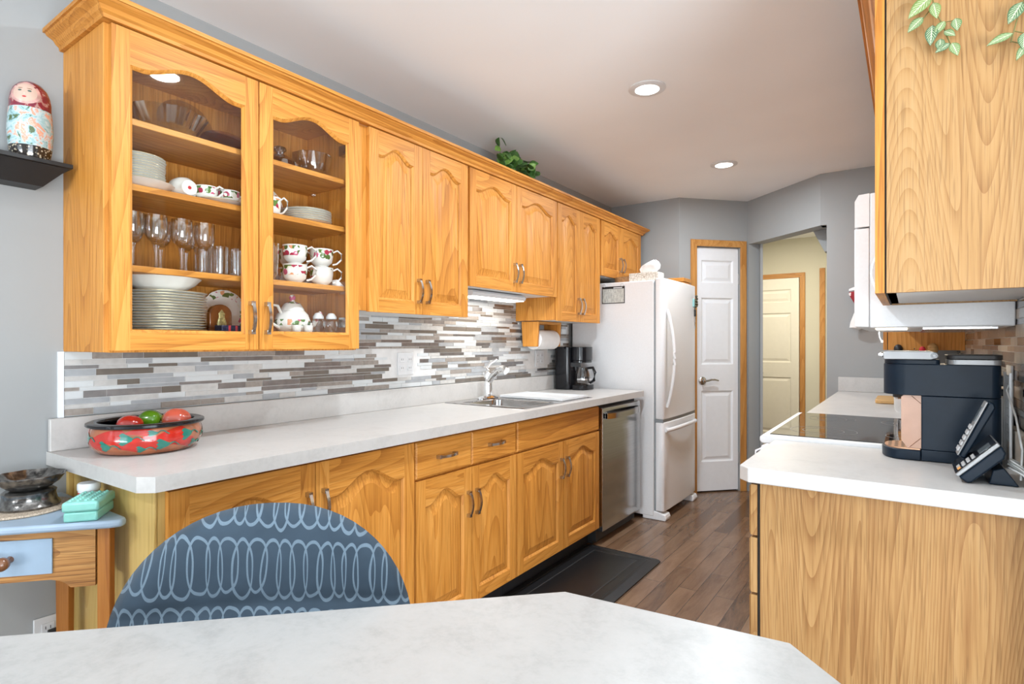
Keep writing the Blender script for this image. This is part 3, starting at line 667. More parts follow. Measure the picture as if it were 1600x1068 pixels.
# under-cabinet light
ul = thing('under_cabinet_light', 'slim white lit strip light under the cabinet above the sink', 'light', (0.18, 2.66, 1.515))
b = MB(); b.prism([(0.10, 1.538), (0.22, 1.538), (0.235, 1.525), (0.225, 1.506), (0.11, 1.506), (0.10, 1.515)], 'y', 2.40, 2.92); b.build('housing', M_WPLAST, ul, smooth=0)
b = MB(); b.box((0.115, 2.41, 1.501), (0.222, 2.91, 1.506)); b.build('diffuser', M_STRIP, ul, smooth=0)

# ---- base cabinets (left run)
def basecab(y0, y1, label):
    c = thing('base_cabinet', label, 'cabinet', (0.3, (y0 + y1) / 2, 0), 'base cabinets on the left wall'); return c
def basebox(c, y0, y1, lside=OZ):
    b = MB(); b.box((0.001, y0, 0.10), (0.585, y0 + 0.018, 0.873), 1); b.box((0.001, y1 - 0.018, 0.10), (0.585, y1, 0.873), 0); b.box((0.001, y0 + 0.018, 0.10), (0.585, y1 - 0.018, 0.118), 0)
    b.box((0.567, y0 + 0.018, 0.118), (0.585, y1 - 0.018, 0.873), 0); b.build('carcass', [OZ, lside], c, smooth=0)
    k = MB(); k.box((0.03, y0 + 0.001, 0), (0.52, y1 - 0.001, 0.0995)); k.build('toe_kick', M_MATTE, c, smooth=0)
TB = TL(0.586)
c1 = basecab(0.676, 1.583, 'tall-door oak base cabinet behind the blue chair with yellow end panel'); basebox(c1, 0.676, 1.583, EZ)
for ta in ((0.001, 0.662, 0.022, 0.6758), (0.566, 0.668, 0.585, 0.6755)): q = MB(); q.box((ta[0], ta[1], 0.0), (ta[2], ta[3], 0.873)); q.build('end_trim', EZ, c1, smooth=0, bevel=0.002)
door(c1, TB, 0.694, 1.132, 0.115, 0.862, handle=(1.104, 0.72), A=0.06, toprail=0.062)
door(c1, TB, 1.136, 1.578, 0.115, 0.862, handle=(1.164, 0.72), A=0.06, toprail=0.062)
c2 = basecab(1.5835, 2.276, 'oak base cabinet with two small drawers above two arched doors'); basebox(c2, 1.5835, 2.276)
drawer(c2, TB, 1.590, 1.929, 0.717, 0.860); drawer(c2, TB, 1.933, 2.270, 0.717, 0.860)
door(c2, TB, 1.590, 1.929, 0.115, 0.708, handle=(1.902, 0.555), A=0.05); door(c2, TB, 1.933, 2.270, 0.115, 0.708, handle=(1.960, 0.555), A=0.05)
c3 = basecab(2.2765, 3.178, 'oak sink base cabinet with plain false front above two arched doors'); basebox(c3, 2.2765, 3.178)
drawer(c3, TB, 2.284, 3.170, 0.717, 0.860, handle=False)
door(c3, TB, 2.284, 2.727, 0.115, 0.708, handle=(2.700, 0.565), A=0.05); door(c3, TB, 2.735, 3.170, 0.115, 0.708, handle=(2.763, 0.565), A=0.05)

# ---- left countertop with splash, sink cut-out
ct = thing('countertop', 'long pale stone-look laminate counter with clipped corner under the display cabinet', 'countertop', (0.3, 2.2, 0.874))
b = MB(); zt, zb = 0.914, 0.874
SX0, SX1, SY0, SY1 = 0.075, 0.555, 2.405, 3.105
b.prism([(0.001, 0.612), (0.598, 0.622), (0.635, 0.650), (0.635, SY0), (0.001, SY0)], 'z', zb, zt)
b.box((0.001, SY0, zb), (SX0, SY1, zt)); b.box((SX1, SY0, zb), (0.635, SY1, zt)); b.box((0.001, SY1, zb), (0.635, 3.815, zt))
b.build('slab', M_LAM, ct, smooth=0)
b = MB(); b.box((0.0072, 0.614, zt), (0.026, 3.812, 1.014)); b.build('back_splash', M_LAM, ct, smooth=0, bevel=0.003)

# ---- sink
sk = thing('kitchen_sink', 'stainless steel double-bowl sink set in the left counter', 'sink', (0.31, 2.75, 0.914))
b = MB(); z = 0.9145; r0, r1, q0, q1 = 0.052, 0.578, 2.382, 3.128
BW = [(0.135, 0.535, 2.425, 2.745), (0.135, 0.535, 2.785, 3.085)]
xs = [r0, 0.135, 0.535, r1]; ys = [q0, 2.425, 2.745, 2.785, 3.085, q1]
for i in range(3):
    for j in range(5):
        if i == 1 and j in (1, 3): continue
        b.poly([(xs[i], ys[j], z + 0.004), (xs[i + 1], ys[j], z + 0.004), (xs[i + 1], ys[j + 1], z + 0.004), (xs[i], ys[j + 1], z + 0.004)])
b.loft([[(r0, q0, z + 0.004), (r1, q0, z + 0.004), (r1, q1, z + 0.004), (r0, q1, z + 0.004)], [(r0 - 0.004, q0 - 0.004, z), (r1 + 0.004, q0 - 0.004, z), (r1 + 0.004, q1 + 0.004, z), (r0 - 0.004, q1 + 0.004, z)]])
b.build('rim', M_SINK, sk, smooth=0)
for (a0, a1, e0, e1) in BW:
    b = MB(); loops = []
    for ins, dz in ((0, 0.004), (0.006, -0.004), (0.012, -0.13), (0.03, -0.165), (0.06, -0.172)):
        L = []
        for (cx, cy, st) in ((a1, e1, 0), (a0, e1, 1), (a0, e0, 2), (a1, e0, 3)):
            rr = 0.05; ox = cx - math.copysign(rr + ins, 1 if cx == a1 else -1) ; oy = cy - math.copysign(rr + ins, 1 if cy == e1 else -1)
            if ins == 0: ox, oy = cx, cy
            for k in range(5):
                tt = (st + k / 4) * PI / 2; r_ = rr if ins else 0
                L.append((ox + r_ * math.cos(tt), oy + r_ * math.sin(tt), z + dz))
        loops.append(L)
    b.loft(loops, cap1=True); bo = b.build('bowl', M_SINK, sk, smooth=50)
    g = MB(); g.lathe([(0.0, 0.0), (0.04, 0.0), (0.043, 0.003)], ((a0 + a1) / 2, (e0 + e1) / 2, z - 0.171), 18); g.build('drain', M_CHROME, bo)
# white rack lying over the far bowl
rk = thing('draining_tray', 'white plastic draining tray lying over the right sink bowl', 'tray', (0.33, 2.94, 0.92))
b = MB(); b.box((0.12, 2.80, 0.9195), (0.56, 3.10, 0.9235)); b.build('tray_base', M_WPLAST, rk, smooth=0, bevel=0.002)
b = MB()
for (x0, y0, x1, y1) in ((0.12, 2.80, 0.56, 2.808), (0.12, 3.092, 0.56, 3.10), (0.12, 2.808, 0.128, 3.092), (0.552, 2.808, 0.56, 3.092)): b.box((x0, y0, 0.9235), (x1, y1, 0.933))
b.build('tray_rim', M_WPLAST, rk, smooth=0)
# ---- faucet
fc = thing('faucet', 'chrome single-lever pull-out faucet behind the sink', 'faucet', (0.095, 2.715, 0.919))
b = MB(); b.lathe([(0.0, 0), (0.042, 0), (0.042, 0.004), (0.034, 0.010), (0.027, 0.016)], (0.095, 2.715, 0.9195), 24, sy=2.2); b.build('base_plate', M_CHROME, fc)
b = MB(); b.lathe([(0.026, 0.012), (0.026, 0.05), (0.023, 0.10), (0.025, 0.135), (0.023, 0.155), (0.010, 0.163), (0, 0.164)], (0.095, 2.715, 0.92), 20); b.build('body', M_CHROME, fc)
b = MB(); b.tube([(0.10, 2.715, 1.02), (0.135, 2.71, 1.055), (0.18, 2.705, 1.09), (0.215, 2.70, 1.10), (0.245, 2.697, 1.085)], [0.022, 0.020, 0.019, 0.021, 0.023], 14); b.build('spout', M_CHROME, fc)
b = MB(); b.tube([(0.095, 2.715, 1.08), (0.085, 2.72, 1.10), (0.10, 2.735, 1.125), (0.13, 2.76, 1.15)], [0.012, 0.010, 0.007, 0.008], 10); b.build('lever', M_CHROME, fc)

# ---- wall outlets
def outlet(y0, y1, z0, z1, label, x=0.0068, horizontal=False):
    o = thing('outlet_plate', label, 'outlet', (x, (y0 + y1) / 2, z0))
    b = MB(); b.box((x, y0, z0), (x + 0.005, y1, z1)); b.build('plate', M_WPLAST, o, bevel=0.002)
    n = 2 if (y1 - y0) > 0.1 else 1; w = (y1 - y0) / n
    for i in range(n):
        yc = y0 + w * (i + 0.5)
        for zc in ((z0 + z1) / 2 - 0.022, (z0 + z1) / 2 + 0.022):
            q = MB(); q.box((x + 0.005, yc - 0.016, zc - 0.014), (x + 0.0075, yc + 0.016, zc + 0.014)); r = q.build('socket', M_WPLAST, o, bevel=0.001)
            s = MB(); s.box((x + 0.0076, yc - 0.007, zc - 0.004), (x + 0.0079, yc - 0.005, zc + 0.005)); s.box((x + 0.0076, yc + 0.005, zc - 0.004), (x + 0.0079, yc + 0.007, zc + 0.005)); s.build('slot', M_MATTE, r, smooth=0)
    return o
outlet(2.063, 2.174, 1.082, 1.198, 'white double outlet plate on the mosaic between display cabinet and sink')
outlet(3.372, 3.488, 1.082, 1.198, 'white outlet plate on the mosaic under the paper towel roll')
o3 = outlet(0.580, 0.650, 0.300, 0.412, 'white outlet plate low on the wall under the corner table', x=0.0005)
b = MB(); b.box((0.009, 0.612, 0.335), (0.03, 0.64, 0.372)); b.build('plug', M_MATTE, o3, bevel=0.003)

# ---- dishwasher
dw = thing('dishwasher', 'stainless steel dishwasher at the end of the left counter', 'dishwasher', (0.35, 3.485, 0))
b = MB(); b.box((0.03, 3.186, 0.02), (0.575, 3.784, 0.868)); b.build('tub', M_MATTE, dw, smooth=0)
b = MB(); b.prism([(0.577, 0.085), (0.616, 0.085), (0.620, 0.095), (0.620, 0.842), (0.612, 0.850), (0.577, 0.850)], 'y', 3.188, 3.782); b.build('door', M_STEEL, dw, smooth=0, bevel=0.002)
b = MB(); L = []
for k in range(13):
    s = k / 12; y = 3.225 + 0.525 * s; x = 0.628 + 0.034 * math.sin(PI * s) ** 0.5; L.append([(x - 0.006, y, 0.775), (x + 0.008, y, 0.778), (x + 0.008, y, 0.812), (x - 0.006, y, 0.816)])
b.loft(L, cap0=True, cap1=True); b.box((0.619, 3.225, 0.78), (0.634, 3.24, 0.81)); b.box((0.619, 3.735, 0.78), (0.634, 3.75, 0.81)); b.build('handle', M_STEEL, dw)
b = MB(); b.box((0.10, 3.19, 0.0), (0.55, 3.78, 0.02)); b.box((0.545, 3.19, 0.02), (0.56, 3.78, 0.085)); b.build('toe_kick', M_MATTE, dw, smooth=0)

# ---- refrigerator
fr = thing('refrigerator', 'white bottom-freezer refrigerator between the dishwasher and pantry door', 'refrigerator', (0.4, 4.22, 0))
b = MB(); b.box((0.03, 3.872, 0.025), (0.685, 4.60, 1.695)); b.build('body', M_FRIDGE, fr, bevel=0.006)
b = MB(); b.box((0.685, 3.885, 0.06), (0.697, 4.588, 1.69)); b.build('gasket', M_GPLAST, fr, smooth=0)
for nm, z0, z1 in (('freezer_drawer', 0.065, 0.690), ('fridge_door', 0.712, 1.705)):
    b = MB(); P = [(0.697, 3.872), (0.745, 3.872), (0.757, 3.884), (0.764, 3.98), (0.768, 4.235), (0.764, 4.49), (0.757, 4.588), (0.745, 4.60), (0.697, 4.60)]
    b.prism(P, 'z', z0, z1); f = b.build(nm, M_FRIDGE, fr, bevel=0.006, smooth=50)
    b = MB()
    if nm == 'fridge_door':
        b.tube([(0.764 + 0.052 * math.sin(PI * k / 16) ** 0.8, 3.925, 0.795 + 0.69 * k / 16) for k in range(17)], 0.012, 10)
    else:
        b.tube([(0.764 + 0.045 * math.sin(PI * k / 16) ** 0.6, 3.90 + 0.66 * k / 16, 0.635 + 0.012 * math.sin(PI * k / 16)) for k in range(17)], 0.014, 10)
    b.build('handle', M_FRIDGE, f)
b = MB(); b.box((0.69, 3.874, 0.688), (0.752, 4.598, 0.714)); b.build('door_gap', M_GPLAST, fr, smooth=0)
for y in (3.875, 4.50):
    b = MB(); b.prism([(0.60, 0.0), (0.768, 0.0), (0.775, 0.02), (0.765, 0.045), (0.70, 0.062), (0.60, 0.062)], 'y', y, y + 0.095); b.build('foot_cover', M_FRIDGE, fr, bevel=0.006)
b = MB(); b.box((0.56, 3.98, 0.02), (0.60, 4.49, 0.06)); b.build('kick_grille', M_MATTE, fr, smooth=0)
# on the fridge
ts = thing('tissue_box', 'patterned cream tissue box with white tissue on the fridge', 'tissue box', (0.60, 3.96, 1.695))
def twig():
    m, nt, bb = newmat('cream_twig_print'); v = objco(nt)
    vo = N(nt, 'ShaderNodeTexVoronoi', feature='DISTANCE_TO_EDGE'); vo.inputs['Scale'].default_value = 42; nt.links.new(v, vo.inputs['Vector'])
    r = ramp(nt, vo.outputs['Distance'], [(0.02, (0.42, 0.36, 0.26)), (0.06, (0.74, 0.72, 0.66))]); nt.links.new(r.outputs[0], bb.inputs['Base Color']); return m
b = MB(); b.box((0.485, 3.905, 1.697), (0.705, 4.02, 1.757)); b.build('carton', twig(), ts, bevel=0.002)
b = MB(); rnd = random.Random(3); loops = []
for k, (z, wx, wy, cx) in enumerate(((1.757, 0.055, 0.006, 0.61), (1.785, 0.075, 0.018, 0.62), (1.81, 0.070, 0.022, 0.63), (1.832, 0.045, 0.014, 0.645), (1.848, 0.012, 0.004, 0.655))):
    loops.append([(cx + wx * math.cos(2 * PI * i / 16), 3.962 + wy * math.sin(2 * PI * i / 16) + 0.006 * math.sin(i * 2.1 + k), z + 0.004 * math.sin(i * 1.7)) for i in range(16)])
b.loft(loops, cap1=True); b.build('tissue', M_PAPER, ts, smooth=60)
b = MB(); L = []
b.lathe([(0.0, 0), (0.10, 0), (0.11, 0.05), (0.115, 0.052), (0.105, 0.052), (0.095, 0.005), (0, 0.005)], (0.40, 4.10, 1.696), 24)
solo('wicker_basket', b, M_WICK, 'small brown wicker basket on the fridge behind the tissue box', 'basket', (0.40, 4.10, 1.696))
b = MB(); b.box((0.55, 4.33, 1.696), (0.745, 4.50, 1.722)); b.box((0.545, 4.325, 1.724), (0.75, 4.505, 1.752)); solo('wooden_box', b, OX, 'low wooden box with lid at the back of the fridge top', 'box', (0.65, 4.4, 1.696), bevel=0.002)
nt_ = thing('pinned_list', 'small framed dark-headed notice pinned on the fridge side', 'notice', (0.375, 3.870, 1.545))
def note_mat():
    m, nt, bb = newmat('printed_notice'); tc = N(nt, 'ShaderNodeTexCoord'); sp = N(nt, 'ShaderNodeSeparateXYZ'); nt.links.new(tc.outputs['Generated'], sp.inputs[0])
    X, Z = sp.outputs[0], sp.outputs[2]
    lines = mth(nt, 'GREATER_THAN', mth(nt, 'FRACT', mth(nt, 'MULTIPLY', Z, 13.0)), 0.55)
    n = noise(nt, objco(nt, (1, 1, 0.2)), 160, 2); w = mth(nt, 'MULTIPLY', lines, mth(nt, 'GREATER_THAN', n, 0.5))
    c = mixc(nt, mth(nt, 'MULTIPLY', w, 0.7), (0.60, 0.62, 0.58), (0.10, 0.11, 0.11)); nt.links.new(c, bb.inputs['Base Color']); return m
b = MB(); b.box((0.290, 3.8695, 1.545), (0.462, 3.8715, 1.650)); b.build('sheet', note_mat(), nt_, smooth=0)
b = MB(); 
for (x0, z0, x1, z1) in ((0.286, 1.541, 0.466, 1.546), (0.286, 1.65, 0.376, 1.666), (0.376, 1.660, 0.466, 1.666), (0.376, 1.648, 0.466, 1.651), (0.448, 1.651, 0.466, 1.660), (0.286, 1.546, 0.290, 1.65), (0.462, 1.546, 0.466, 1.648)): b.box((x0, 3.867, z0), (x1, 3.8715, z1))
b.build('frame', M_MATTE, nt_, smooth=0)
for x in (0.305, 0.448):
    b = MB(); b.tube([(x + 0.011 * math.cos(a * PI / 6), 3.867, 1.676 + 0.011 * math.sin(a * PI / 6)) for a in range(12)], 0.0022, 6, closed=True); b.build('magnet_hook', M_WPLAST, nt_)
ky = thing('key_hook', 'bunch of keys and trinkets hanging from the fridge door corner', 'keys', (0.775, 4.53, 1.42))
b = MB(); b.box((0.7625, 4.505, 1.535), (0.775, 4.53, 1.60)); b.build('tag', pbr('pale_teal_plastic', (0.25, 0.48, 0.48), 0.4), ky, bevel=0.002)
b = MB()
for i, (dy, zz) in enumerate(((0.045, 1.62), (0.058, 1.60), (0.04, 1.585), (0.055, 1.575), (0.042, 1.56), (0.06, 1.555), (0.03, 1.54), (0.05, 1.545))): b.sphere((0.779, 4.50 + dy, zz), 0.011, 8)
b.build('beads', pbr('dark_olive_beads', (0.06, 0.05, 0.02), 0.4, var=0.6, scale=80), ky)
b = MB(); b.box((0.770, 4.515, 1.46), (0.782, 4.535, 1.515)); b.box((0.772, 4.52, 1.515), (0.778, 4.528, 1.54)); b.build('key_fob', M_MATTE, ky, bevel=0.003)
b = MB(); b.tube([(0.776, 4.525 + 0.004 * math.sin(k), 1.46 - 0.012 * k) for k in range(9)], 0.004, 6); b.build('chain', M_PEWTER, ky)

# ---- paper towel holder
pt = thing('paper_towel_holder', 'oak bracket holder with white paper towel roll under the cabinet', 'paper towel holder', (0.11, 3.34, 1.392))
for y in (3.170, 3.455):
    b = MB(); b.prism([(0.030, 1.392), (0.165, 1.392), (0.155, 1.225), (0.04, 1.225)], 'y', y, y + 0.018); b.build('bracket', OZ, pt, bevel=0.003)
b = MB(); b.box((0.03, 3.188, 1.375), (0.165, 3.455, 1.3915)); b.build('back_plate', OY, pt, smooth=0)
b = MB(); b.lathe([(0.018, 0), (0.066, 0), (0.066, 0.245), (0.018, 0.245)], (0.105, 3.200, 1.272), 32, axis='y', ring=True); b.build('paper_roll', M_PAPER, pt)

# ---- drip coffee maker
cm = thing('drip_coffee_maker', 'glossy black drip coffee maker beside the fridge', 'coffee maker', (0.15, 3.67, 0.9145))
b = MB()
def rrect(x0, x1, y0, y1, r, n=5):
    L = []
    for cx, cy, st in ((x1 - r, y1 - r, 0), (x0 + r, y1 - r, 1), (x0 + r, y0 + r, 2), (x1 - r, y0 + r, 3)):
        for k in range(n): a = (st + k / (n - 1)) * PI / 2; L.append((cx + r * math.cos(a), cy + r * math.sin(a)))
    return L
b.prism(rrect(0.045, 0.175, 3.565, 3.765, 0.03), 'z', 0.915, 1.222); b.build('water_tank', M_BLACK, cm, bevel=0.004)
b = MB(); b.prism(rrect(0.165, 0.285, 3.58, 3.75, 0.05), 'z', 1.125, 1.222); b.prism(rrect(0.165, 0.282, 3.582, 3.748, 0.05), 'z', 1.108, 1.124); b.build('brew_head', M_BLACK, cm, bevel=0.003)
b = MB(); b.prism(rrect(0.16, 0.295, 3.575, 3.755, 0.055), 'z', 0.915, 0.950); b.build('warming_base', M_BLACK, cm, bevel=0.004)
b = MB(); b.lathe([(0.0, 0.0), (0.055, 0.0), (0.062, 0.02), (0.062, 0.07), (0.045, 0.115), (0.048, 0.125)], (0.235, 3.665, 0.952), 24); cf = b.build('carafe', M_CARAFE, cm)
b = MB(); b.tube([(0.28, 3.655, 1.07), (0.325, 3.64, 1.075), (0.345, 3.635, 1.04), (0.335, 3.637, 0.985), (0.298, 3.65, 0.965)], [0.009, 0.010, 0.011, 0.011, 0.008], 10); b.build('carafe_handle', M_BLACK, cf)
b = MB(); b.lathe([(0.0622, 0.0), (0.0635, 0.0), (0.0635, 0.010), (0.0622, 0.010)], (0.235, 3.665, 0.985), 24, ring=True); b.build('carafe_band', M_CHROME, cf)

# ---- floor mat
b = MB()
MP = rrect(0.525, 1.006, 2.20, 3.165, 0.035)
def insetmat(i): return rrect(0.525 + i, 1.006 - i, 2.20 + i, 3.165 - i, max(0.035 - i, 0.008))
b.loft([[(x, y, z) for x, y in insetmat(i)] for i, z in ((0, 0.001), (0.002, 0.006), (0.045, 0.017), (0.048, 0.0150), (0.060, 0.0150), (0.063, 0.017), (0.10, 0.017), (0.103, 0.0155), (0.112, 0.0155), (0.115, 0.017))], cap0=True, cap1=True)
solo('anti_fatigue_mat', b, M_MAT, 'black rubber anti-fatigue mat on the floor before the sink', 'mat', (0.75, 2.68, 0), smooth=20)

# ------------------------------------------------------------------ recessed lights
for i, (cx, cy) in enumerate(CANS[:2]):
    r = thing('recessed_light', ['round white recessed ceiling light nearer the camera', 'round white recessed ceiling light farther away near the pantry door'][i], 'light', (cx, cy, CEIL), 'recessed ceiling lights')
    b = MB(); b.lathe([(0.086, 0.0), (0.086, -0.004), (0.070, -0.010), (0.056, -0.008), (0.056, 0.0)], (cx, cy, CEIL - 0.0005), 36); b.build('trim_ring', M_WPLAST, r)
    b = MB(); b.lathe([(0.0, -0.007), (0.056, -0.007), (0.056, -0.002), (0, -0.002)], (cx, cy, CEIL), 32); b.build('diffuser', M_LAMP, r)

# ------------------------------------------------------------------ right side
RX = 1.785; RY0 = 1.603
SY = (2.135, 2.915)           # range span
rc = thing('base_cabinet', 'pale oak base cabinet with stacked drawers, end panel facing the table', 'cabinet', (2.1, 1.9, 0))
b = MB(); b.box((1.835, 1.640, 0.0), (XR - 0.001, 1.658, 0.873)); b.box((1.835, 2.112, 0.10), (XR - 0.001, 2.130, 0.873)); b.box((1.835, 1.658, 0.10), (1.853, 2.112, 0.873)); b.box((1.853, 1.658, 0.10), (XR - 0.001, 2.112, 0.118)); b.build('carcass', PZ, rc, smooth=0, bevel=0.001)
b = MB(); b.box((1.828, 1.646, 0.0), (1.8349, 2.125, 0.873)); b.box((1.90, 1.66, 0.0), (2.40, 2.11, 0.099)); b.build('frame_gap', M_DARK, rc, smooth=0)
TRB = TR(1.8275)
for z0, z1 in ((0.725, 0.862), (0.570, 0.718), (0.115, 0.563)): drawer(rc, TRB, 1.642, 2.126, z0, z1, True, 0.021, PZ)
rt = thing('countertop', 'short pale laminate counter with clipped corner holding the coffee maker and phone', 'countertop', (2.1, 1.87, 0.874))
b = MB(); b.prism([(1.812, RY0), (XR - 0.001, RY0 + 0.0), (XR - 0.001, 2.128), (RX, 2.128), (RX, RY0 + 0.028)], 'z', 0.874, 0.914); b.build('slab', M_LAM, rt, smooth=0, bevel=0.003)
b = MB(); b.box((XR - 0.026, 1.66, 0.9145), (XR - 0.0072, 2.127, 1.013)); b.build('back_splash', M_STONE, rt, smooth=0, bevel=0.003)
# range
st = thing('range', 'white freestanding range with black glass cooktop between the right counters', 'stove', (2.1, 2.52, 0))
b = MB(); b.box((1.775, SY[0], 0.03), (XR - 0.01, SY[1], 0.895)); b.box((1.85, SY[0] + 0.02, 0.0), (2.35, SY[1] - 0.02, 0.03)); b.build('body', M_FRIDGE, st, bevel=0.004)
b = MB(); b.prism([(1.742, 0.897), (1.735, 0.906), (1.735, 0.918), (1.745, 0.927), (2.335, 0.927), (2.335, 0.897)], 'y', SY[0] - 0.004, SY[1] + 0.004)
b.build('top_frame', M_FRIDGE, st, bevel=0.003)
b = MB(); b.box((1.765, SY[0] + 0.018, 0.9272), (2.328, SY[1] - 0.018, 0.9295)); ck = b.build('cooktop', M_COOK, st, smooth=0)
for x, y, r in ((1.91, 2.33, 0.105), (1.90, 2.72, 0.085), (2.18, 2.34, 0.08), (2.18, 2.71, 0.105)):
    b = MB()
    for rr in (r, r * 0.62): b.lathe([(rr, 0), (rr, 0.0003), (rr + 0.0022, 0.0003), (rr + 0.0022, 0)], (x, y, 0.9296), 48)
    b.build('burner_ring', pbr('burner_print', (0.18, 0.18, 0.18), 0.4), ck, smooth=0)
b = MB(); b.prism([(2.338, 0.897), (2.338, 1.05), (2.355, 1.09), (2.408, 1.09), (2.408, 0.897)], 'y', SY[0], SY[1]); b.build('control_panel', M_FRIDGE, st, bevel=0.004)
b = MB(); b.box((1.752, SY[0] + 0.01, 0.23), (1.774, SY[1] - 0.01, 0.86)); b.build('oven_door', M_FRIDGE, st, bevel=0.006)
b = MB(); b.tube([(1.752, SY[0] + 0.05, 0.835), (1.722, SY[0] + 0.06, 0.84), (1.717, SY[0] + 0.12, 0.842), (1.717, SY[1] - 0.12, 0.842), (1.722, SY[1] - 0.06, 0.84), (1.752, SY[1] - 0.05, 0.835)], 0.011, 10); b.build('oven_handle', M_FRIDGE, st)
b = MB(); b.box((1.755, SY[0] + 0.01, 0.05), (1.774, SY[1] - 0.01, 0.22)); b.build('storage_drawer', M_FRIDGE, st, bevel=0.005)
# towel on the oven handle
b = MB(); A_, B_ = [], []
prof = [(1.742, 0.62), (1.744, 0.74), (1.741, 0.84), (1.729, 0.857), (1.715, 0.860), (1.702, 0.85), (1.700, 0.80), (1.702, 0.72), (1.700, 0.66), (1.697, 0.60)]
ys = [SY[0] + 0.09 + 0.02 * k for k in range(16)]
g0 = [[(x - (0.006 * math.sin(j * 1.15) if i > 4 else 0), y, z + (0.006 * math.cos(j * 2.0) if i == 9 else 0)) for j, y in enumerate(ys)] for i, (x, z) in enumerate(prof)]
b.loft(g0, closed=False)
o = solo('dish_towel', b, pbr('white_towel_cloth', (0.72, 0.71, 0.74), 0.9, scale=200, bmp=0.3), 'white dish towel hanging over the oven door handle', 'towel', (1.72, 2.38, 0.6), smooth=60)
sl = o.modifiers.new('thick', 'SOLIDIFY'); sl.thickness = 0.004
# far right counter and base
fb = thing('base_cabinet', 'oak base cabinet beyond the range under the far right counter', 'cabinet', (2.1, 3.7, 0))
b = MB(); b.box((1.83, SY[1] + 0.007, 0.0), (XR - 0.001, 4.568, 0.873)); b.build('carcass', OZ, fb, smooth=0)
for a, e in ((2.93, 3.46), (3.465, 4.0), (4.005, 4.54)): door(fb, TR(1.829), a, e, 0.115, 0.862, handle=(a + 0.03, 0.74))
ft = thing('countertop', 'far right pale laminate counter running from the range to the end wall', 'countertop', (2.1, 3.7, 0.874))
b = MB(); b.box((1.76, SY[1] + 0.007, 0.874), (XR - 0.001, 4.568, 0.914)); b.build('slab', M_LAM, ft, smooth=0, bevel=0.003)
b = MB(); b.box((1.76, 4.549, 0.9145), (XR - 0.001, 4.568, 1.013)); b.build('end_splash', M_LAM, ft, smooth=0, bevel=0.002)
b = MB(); b.box((XR - 0.026, SY[1] + 0.008, 0.9145), (XR - 0.0072, 4.548, 1.013)); b.build('back_splash', M_LAM, ft, smooth=0, bevel=0.002)
# right wall cabinets
def rcab(y0, y1, z0, label, doors, xf=2.121, hz=0.1, side=PZ, under=M_MELA, depth_in=0.004):
    c = thing('wall_cabinet', label, 'cabinet', (2.27, (y0 + y1) / 2, z0), 'wall cabinets on the right wall')
    b = MB(); t = 0.018
    b.box((xf, y0, z0), (XR - 0.0075, y0 + t, TOP), 0); b.box((xf, y1 - t, z0), (XR - 0.0075, y1, TOP), 0); b.box((xf, y0 + t, TOP - t), (XR - 0.0075, y1 - t, TOP), 0)
    b.box((xf, y0 + t, z0 + depth_in), (XR - 0.0075, y1 - t, z0 + depth_in + t), 1); b.box((xf, y0 + t, z0 + depth_in), (xf + 0.018, y1 - t, TOP - t), 0)
    b.build('carcass', [side, under], c, smooth=0)
    g = MB(); g.box((xf - 0.0035, y0 + 0.004, z0 + 0.001), (xf - 0.0002, y1 - 0.004, TOP - 0.004)); g.build('door_gap_shade', M_DARK, c, smooth=0)  # dark sheet added so the gap behind the doors reads as shade
    for a, e, hu in doors: door(c, TR(xf - 0.004), a, e, z0, TOP - 0.003, handle=(hu, z0 + hz))
    return c
rcab(RY0, 2.128, 1.363, 'large pale oak wall cabinet in the near right corner with vines hanging over it', [(RY0 + 0.001, 2.126, 2.085)])
rcab(SY[0] - 0.005, SY[1] + 0.003, 1.730, 'oak wall cabinet above the white microwave', [(2.133, 2.523, 2.495), (2.526, 2.915, 2.555)], side=OZ, depth_in=0.0)
rcab(2.920, 3.90, 1.372, 'oak wall cabinet beyond the microwave over the far right counter', [(2.922, 3.408, 3.38), (3.411, 3.898, 3.44)], side=OZ)
rcab(3.905, 4.545, 1.208, 'deep oak wall cabinet hanging low at the far end of the right counter', [(3.907, 4.224, 4.20), (4.227, 4.543, 4.26)], xf=2.066, side=OZ)
b = MB(); loops = []
for (px, py, ox, oy) in [(XR - 0.009, RY0 - 0.002, 0, -1), (2.100, RY0 - 0.002, -1, -1), (2.100, 3.9, -1, 1)]: loops.append([(px + ox * o_, py + oy * o_, TOP - 0.002 + h_) for o_, h_ in CP])
b.loft(loops, cap0=True, cap1=True); solo('crown_molding', b, OY, 'oak crown moulding along the top of the right wall cabinets', 'moulding', (2.10, 2.6, 2.148), smooth=0)
# microwave
mw = thing('microwave', 'white over-the-range microwave beside the near right wall cabinet', 'microwave', (2.22, 2.52, 1.29))
b = MB(); b.box((2.062, SY[0], 1.294), (XR - 0.0075, SY[1], 1.722)); b.build('body', M_FRIDGE, mw, bevel=0.004)
b = MB(); b.prism([(2.0612, 1.296), (2.020, 1.298), (2.020, 1.612), (2.0612, 1.612)], 'y', SY[0], SY[1] - 0.18); b.build('door', M_FRIDGE, mw, bevel=0.003)
b = MB(); b.box((2.021, SY[1] - 0.178, 1.298), (2.0612, SY[1], 1.612)); b.build('control_panel', M_FRIDGE, mw, bevel=0.003)
b = MB(); b.prism([(2.0612, 1.617), (2.021, 1.617), (2.021, 1.700), (2.032, 1.720), (2.0612, 1.722)], 'y', SY[0], SY[1])
b.build('vent_grille', M_FRIDGE, mw, smooth=0)
b = MB(); b.box((2.075, SY[0] + 0.06, 1.2895), (2.16, SY[0] + 0.20, 1.2935)); b.build('light_lens', M_WARM, mw, smooth=0)
